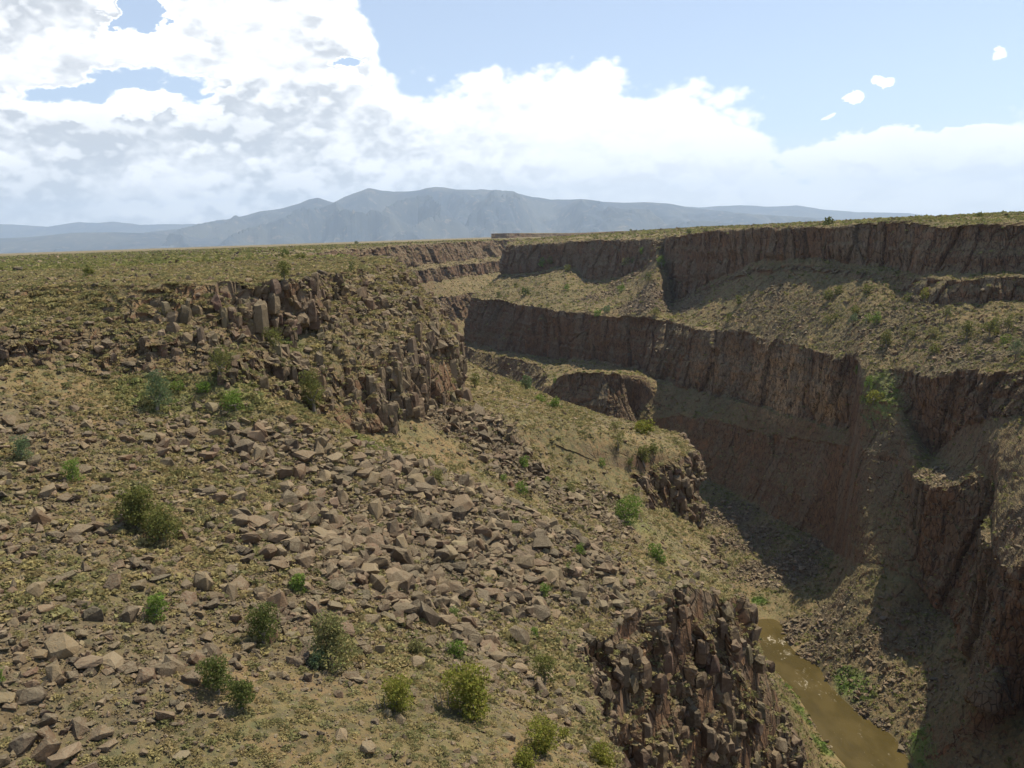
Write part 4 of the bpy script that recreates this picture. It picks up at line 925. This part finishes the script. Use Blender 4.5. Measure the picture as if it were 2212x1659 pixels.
# keep clear of hero boulders and tree feet
pr = project(allP); hd = np.min(np.hypot(pr[:, None, 0]-HB[None, :, 0], pr[:, None, 1]-HB[None, :, 1])-HB[None, :, 2]*.55, axis=1)
tp = np.array([t[3] for t in TPOS]); tw = np.array([t[4] for t in TPOS]); td = np.min(np.linalg.norm(allP[:, None]-tp[None], axis=2)-tw*.3, axis=1)
keep = (hd > 0) & (td > 0); allP, allS, allI, pr = allP[keep], allS[keep], allI[keep], pr[keep]
vis, _ = visible(allP+np.array([0, 0, .3])); infr = (pr[:, 0] > 0) & (pr[:, 0] < 2212) & (pr[:, 1] > 0) & (pr[:, 1] < 1659)
app = np.where(vis & infr, allS/np.linalg.norm(allP, axis=1), 0)
order = np.argsort(-app); top = order[:265]
WHICH = RNG.integers(0, 12, len(allP)); CI = RNG.integers(0, 5, len(allP))
shape_word = ["blocky", "flat", "chunky", "long", "slab-like", "upright"]; tone = ["brown", "dark brown", "pale tan", "reddish brown", "grey-brown"]
LM = [(t[0], t[1], "the "+t[2]) for t in TPOS if t[2]]+[(1131, 1206, "the long tilted slab"), (820, 1262, "the biggest squarish block"), (1032, 1140, "the tall rounded boulder"), (466, 930, "the lone pale wide block"), (902, 1428, "the pale flat boulder"), (1124, 1372, "the black-fronted boulder"), (575, 1192, "the dark-hollowed block"), (1008, 1030, "the pale upright boulder"), (1046, 990, "the boulder heading the dark spill"), (300, 1262, "the lichen-pale slab"),
   (800, 870, "the standing rock columns"), (560, 690, "the dark rim overhang"), (1480, 1330, "the stepped lower cliff"), (1440, 990, "the flat spur top"), (1680, 1180, "the grey rubble apron"), (1850, 930, "the foot of the lit chute"), (1400, 640, "the far boulder chute"), (60, 680, "the pale rim blocks")]
LM = [(a, b, c) for a, b, c in LM if c]
ORD = ["", "second ", "third ", "fourth ", "fifth ", "sixth ", "seventh ", "eighth ", "ninth ", "tenth "]
cells_ = {}
for j in top:
    u, v = pr[j, 0], pr[j, 1]; d = [math.hypot(u-a, (v-b)) for a, b, c in LM]; k = int(np.argmin(d)); a, b, c = LM[k]
    if abs(u-a) > abs(v-b): side_ = "riverward of" if u > a else "rimward of"
    else: side_ = "below" if v > b else "above"
    cells_.setdefault((shape_word[WHICH[j] % 6], side_, c), []).append((d[k], j))
LAB = {}
for (sw, sd_, c), l in cells_.items():
    l.sort()
    for r, (dd, j) in enumerate(l):
        LAB[j] = f"{sw} boulder, {ORD[min(r, 9)]}nearest such {sd_} {c}"
proto_obj = {}
for j in top:
    k, ci = int(WHICH[j]), int(CI[j]); s = allS[j]
    if (k, ci) not in proto_obj:
        o = bpy.data.objects.new("boulder", boulder_mesh(k, ci)); proto_obj[(k, ci)] = o
    else: o = proto_obj[(k, ci)].copy()
    COL.objects.link(o); sc = s*.62
    o.scale = (sc, sc, sc); o.location = allP[j]+Q_['n'][allI[j]]*sc*.22; o.rotation_euler = Euler((RNG.uniform(-.35, .35), RNG.uniform(-.35, .35), RNG.uniform(0, 6.28)))
    tag(o, LAB[j], "boulder", "boulders lying on the slopes")
rest = np.ones(len(allP), bool); rest[top] = False
rest &= allS > .12
def rock_mass(name, sel, protos, lab):
    n = sel.sum(); P = allP[sel]; s = allS[sel]; w = RNG.integers(0, len(protos), n)
    R = rotz(RNG.uniform(0, 6.28, n))@rotx(RNG.uniform(-.7, .7, n))
    col = varcol(BR[0], n, RNG, .13, .04)*np.array(BR)[RNG.integers(0, 5, n)]/np.array(BR[0])
    V, F, Cc = merge(protos, P+Q_['n'][allI[sel]]*s[:, None]*.15, R, np.repeat(s[:, None]*.6, 3, 1)*RNG.uniform(.8, 1.2, (n, 3)), col, w)
    print(name, n, len(F)); return tag(mesh_np(name, V, F, M_ROCK, False, dict(Col=Cc)), lab, kind='stuff')
dl = np.linalg.norm(allP, axis=1)
rock_mass("near_rubble", rest & (dl < 150) & (allS > .45), ROCKS, None)
rock_mass("fine_rubble", rest & (dl < 300) & ~((dl < 150) & (allS > .45)), SMALL, None)
rock_mass("far_rubble", rest & (dl >= 300), SMALL, None)

# ---- blocky columns standing on and against the near cliffs
ccd = np.where((_d < 290) & (cliffm > .35) & (nz_ > -.2), .26, 0); ic, Pc = pick(ccd, RNG); n = len(ic)
s = RNG.uniform(.3, 1.0, n)**1.4*1.5*np.where(np.linalg.norm(Pc, axis=1) > 150, 1.25, 1.0); R = rotz(RNG.uniform(0, 6.28, n))@rotx(RNG.normal(0, .14, n))
nn = Q_['n'][ic].copy()
V, F, Cc = merge(COLS, Pc-nn*s[:, None]*.45+np.array([0, 0, -.3]), R, np.stack([s, s, s*RNG.uniform(.6, 1.3, n)], 1), varcol((.125, .084, .052), n, RNG, .16, .05), RNG.integers(0, len(COLS), n))
print("columns", n); tag(mesh_np("rock_columns", V, F, M_ROCK, False, dict(Col=Cc)), kind='stuff')

# ---- tall standing columns of the promontory below the rim
cc_ = Q_['c']; tall_ = (cliffm > .3) & (((cc_[:, 0] > -34) & (cc_[:, 0] < -2) & (cc_[:, 1] > 138) & (cc_[:, 1] < 222) & (cc_[:, 2] < -14) & (cc_[:, 2] > -36)) | ((cc_[:, 0] > -52) & (cc_[:, 0] < -34) & (cc_[:, 1] > 125) & (cc_[:, 1] < 165) & (cc_[:, 2] < -8)))
it, Pt = pick(np.where(tall_, .17, 0), RNG); n = len(it); TALL = [prism(RNG, RNG.uniform(.8, 1.2), RNG.uniform(1.0, 2.0), 4+k % 3) if k % 3 else rock_proto(16, (1, .9, 1.1), RNG, .8) for k in range(10)]
s = RNG.uniform(.5, 1.5, n); V, F, Cc = merge([refine(*t_, RNG, 1, .10) for t_ in TALL], Pt-Q_['n'][it]*s[:, None]*.45+np.array([0, 0, -.8]), rotz(RNG.uniform(0, 6.28, n))@rotx(RNG.normal(0, .13, n)), np.stack([s*.8, s*.8, s*RNG.uniform(.9, 1.5, n)], 1), varcol((.160, .115, .070), n, RNG, .22, .04), RNG.integers(0, 10, n))
print("tall", n); tag(mesh_np("standing_columns", V, F, M_ROCK, False, dict(Col=Cc)), kind='stuff')
ig, Pg = pick(np.where(_d < 115, 3.2*flatm*(1-.5*cliffm), 0), RNG); n = len(ig); s = RNG.uniform(.07, .17, n)
V, F, Cc = merge(SMALL, Pg, rotz(RNG.uniform(0, 6.28, n)), np.repeat(s[:, None], 3, 1), varcol((.24, .18, .115), n, RNG, .25, .05), RNG.integers(0, len(SMALL), n)); print("gravel", n)
tag(mesh_np("gravel", V, F, M_ROCK, False, dict(Col=Cc)), kind='stuff')
# ---- sagebrush and grass clumps
SC = np.array([(.330, .280, .130), (.265, .245, .115), (.360, .300, .142), (.190, .182, .078), (.325, .255, .128)])
def brush(name, dens, protos, smin, smax, rng, squash=.75):
    i, P = pick(dens, rng); n = len(i); s = rng.uniform(smin, smax, n)*rng.choice([.6, .8, 1, 1.25], n)
    col = varcol((1, 1, 1), n, rng, .12, .04); k = rng.integers(0, 5, n); base = SC[k]
    gr_ = Q_['grn'][i][:, None]*rng.uniform(.3, 1, (n, 1)); base = base*(1-gr_)+np.array([.15, .24, .05])*gr_
    col = np.array(base)*(1+rng.normal(0, .12, (n, 1)))
    if 'far' in name or 'distant' in name: col = col*np.array([.74, .84, .66])
    V, F, Cc = merge(protos, P-np.array([0, 0, .04]), rotz(rng.uniform(0, 6.28, n)), np.stack([s, s, s*squash*rng.uniform(.7, 1.3, n)], 1), np.clip(col, .03, .6), rng.integers(0, len(protos), n))
    print(name, n, len(F)); tag(mesh_np(name, V, F, M_LEAF, False, dict(Col=Cc)), kind='stuff')
clump = sstep(patch, -.45, .25)*.85+.15
norub = 1-.6*np.clip(Q_['rub'], 0, 1)
gb = 1+3.5*Q_['grn']
ok = flatm*(1-.6*cliffm)*sstep(Q_['c'][:, 2], -207.6, -206.5)
brush("near_sagebrush", np.where(_d < 80, 3.0*ok*clump*norub*gb, 0), TUFT_N, .16, .52, np.random.default_rng(3))
brush("slope_sagebrush", np.where((_d >= 80) & (_d < 300), (1.4+1.6*(_d < 150))*ok*clump*norub*gb, 0), TUFT_M, .26, .72, np.random.default_rng(4))
brush("far_sagebrush", np.where((_d >= 300) & (_d < 700), .34*ok*clump*norub*gb, 0), TUFT_F, .5, 1.25, np.random.default_rng(5))
brush("distant_sagebrush", np.where((_d >= 700) & (_d < 1900), .045*ok*clump*norub*gb, 0), TUFT_F, 1.0, 2.1, np.random.default_rng(15))
cb = np.where((_d < 800) & (cliffm > .15), (.06+.42*(_d < 300))*sstep(nz_, .2, .5), 0)
brush("cliff_brush", cb, TUFT_M, .35, .9, np.random.default_rng(6))
# ---------------------------------------------------------------- air
def haze():
    m = bpy.data.materials.new("haze_air"); m.use_nodes = True; n = NT(m.node_tree); n.n.clear()
    o = n.add('ShaderNodeOutputMaterial'); v = n.add('ShaderNodeVolumePrincipled')
    v.inputs['Color'].default_value = (.62, .78, 1.0, 1); v.inputs['Density'].default_value = HAZE_D; v.inputs['Anisotropy'].default_value = .2
    n.l.new(v.outputs[0], o.inputs['Volume'])
    x0, x1, y0, y1, z0, z1 = -60000, 60000, -3500, 66000, -300, 3300
    V = [(x, y, z) for x in (x0, x1) for y in (y0, y1) for z in (z0, z1)]
    F = [(0, 1, 3, 2), (4, 6, 7, 5), (0, 4, 5, 1), (2, 3, 7, 6), (0, 2, 6, 4), (1, 5, 7, 3)]
    tag(mesh_np("haze", np.array(V, float), np.array(F), m), kind='stuff')
HAZE_D = 2.3e-5
haze()
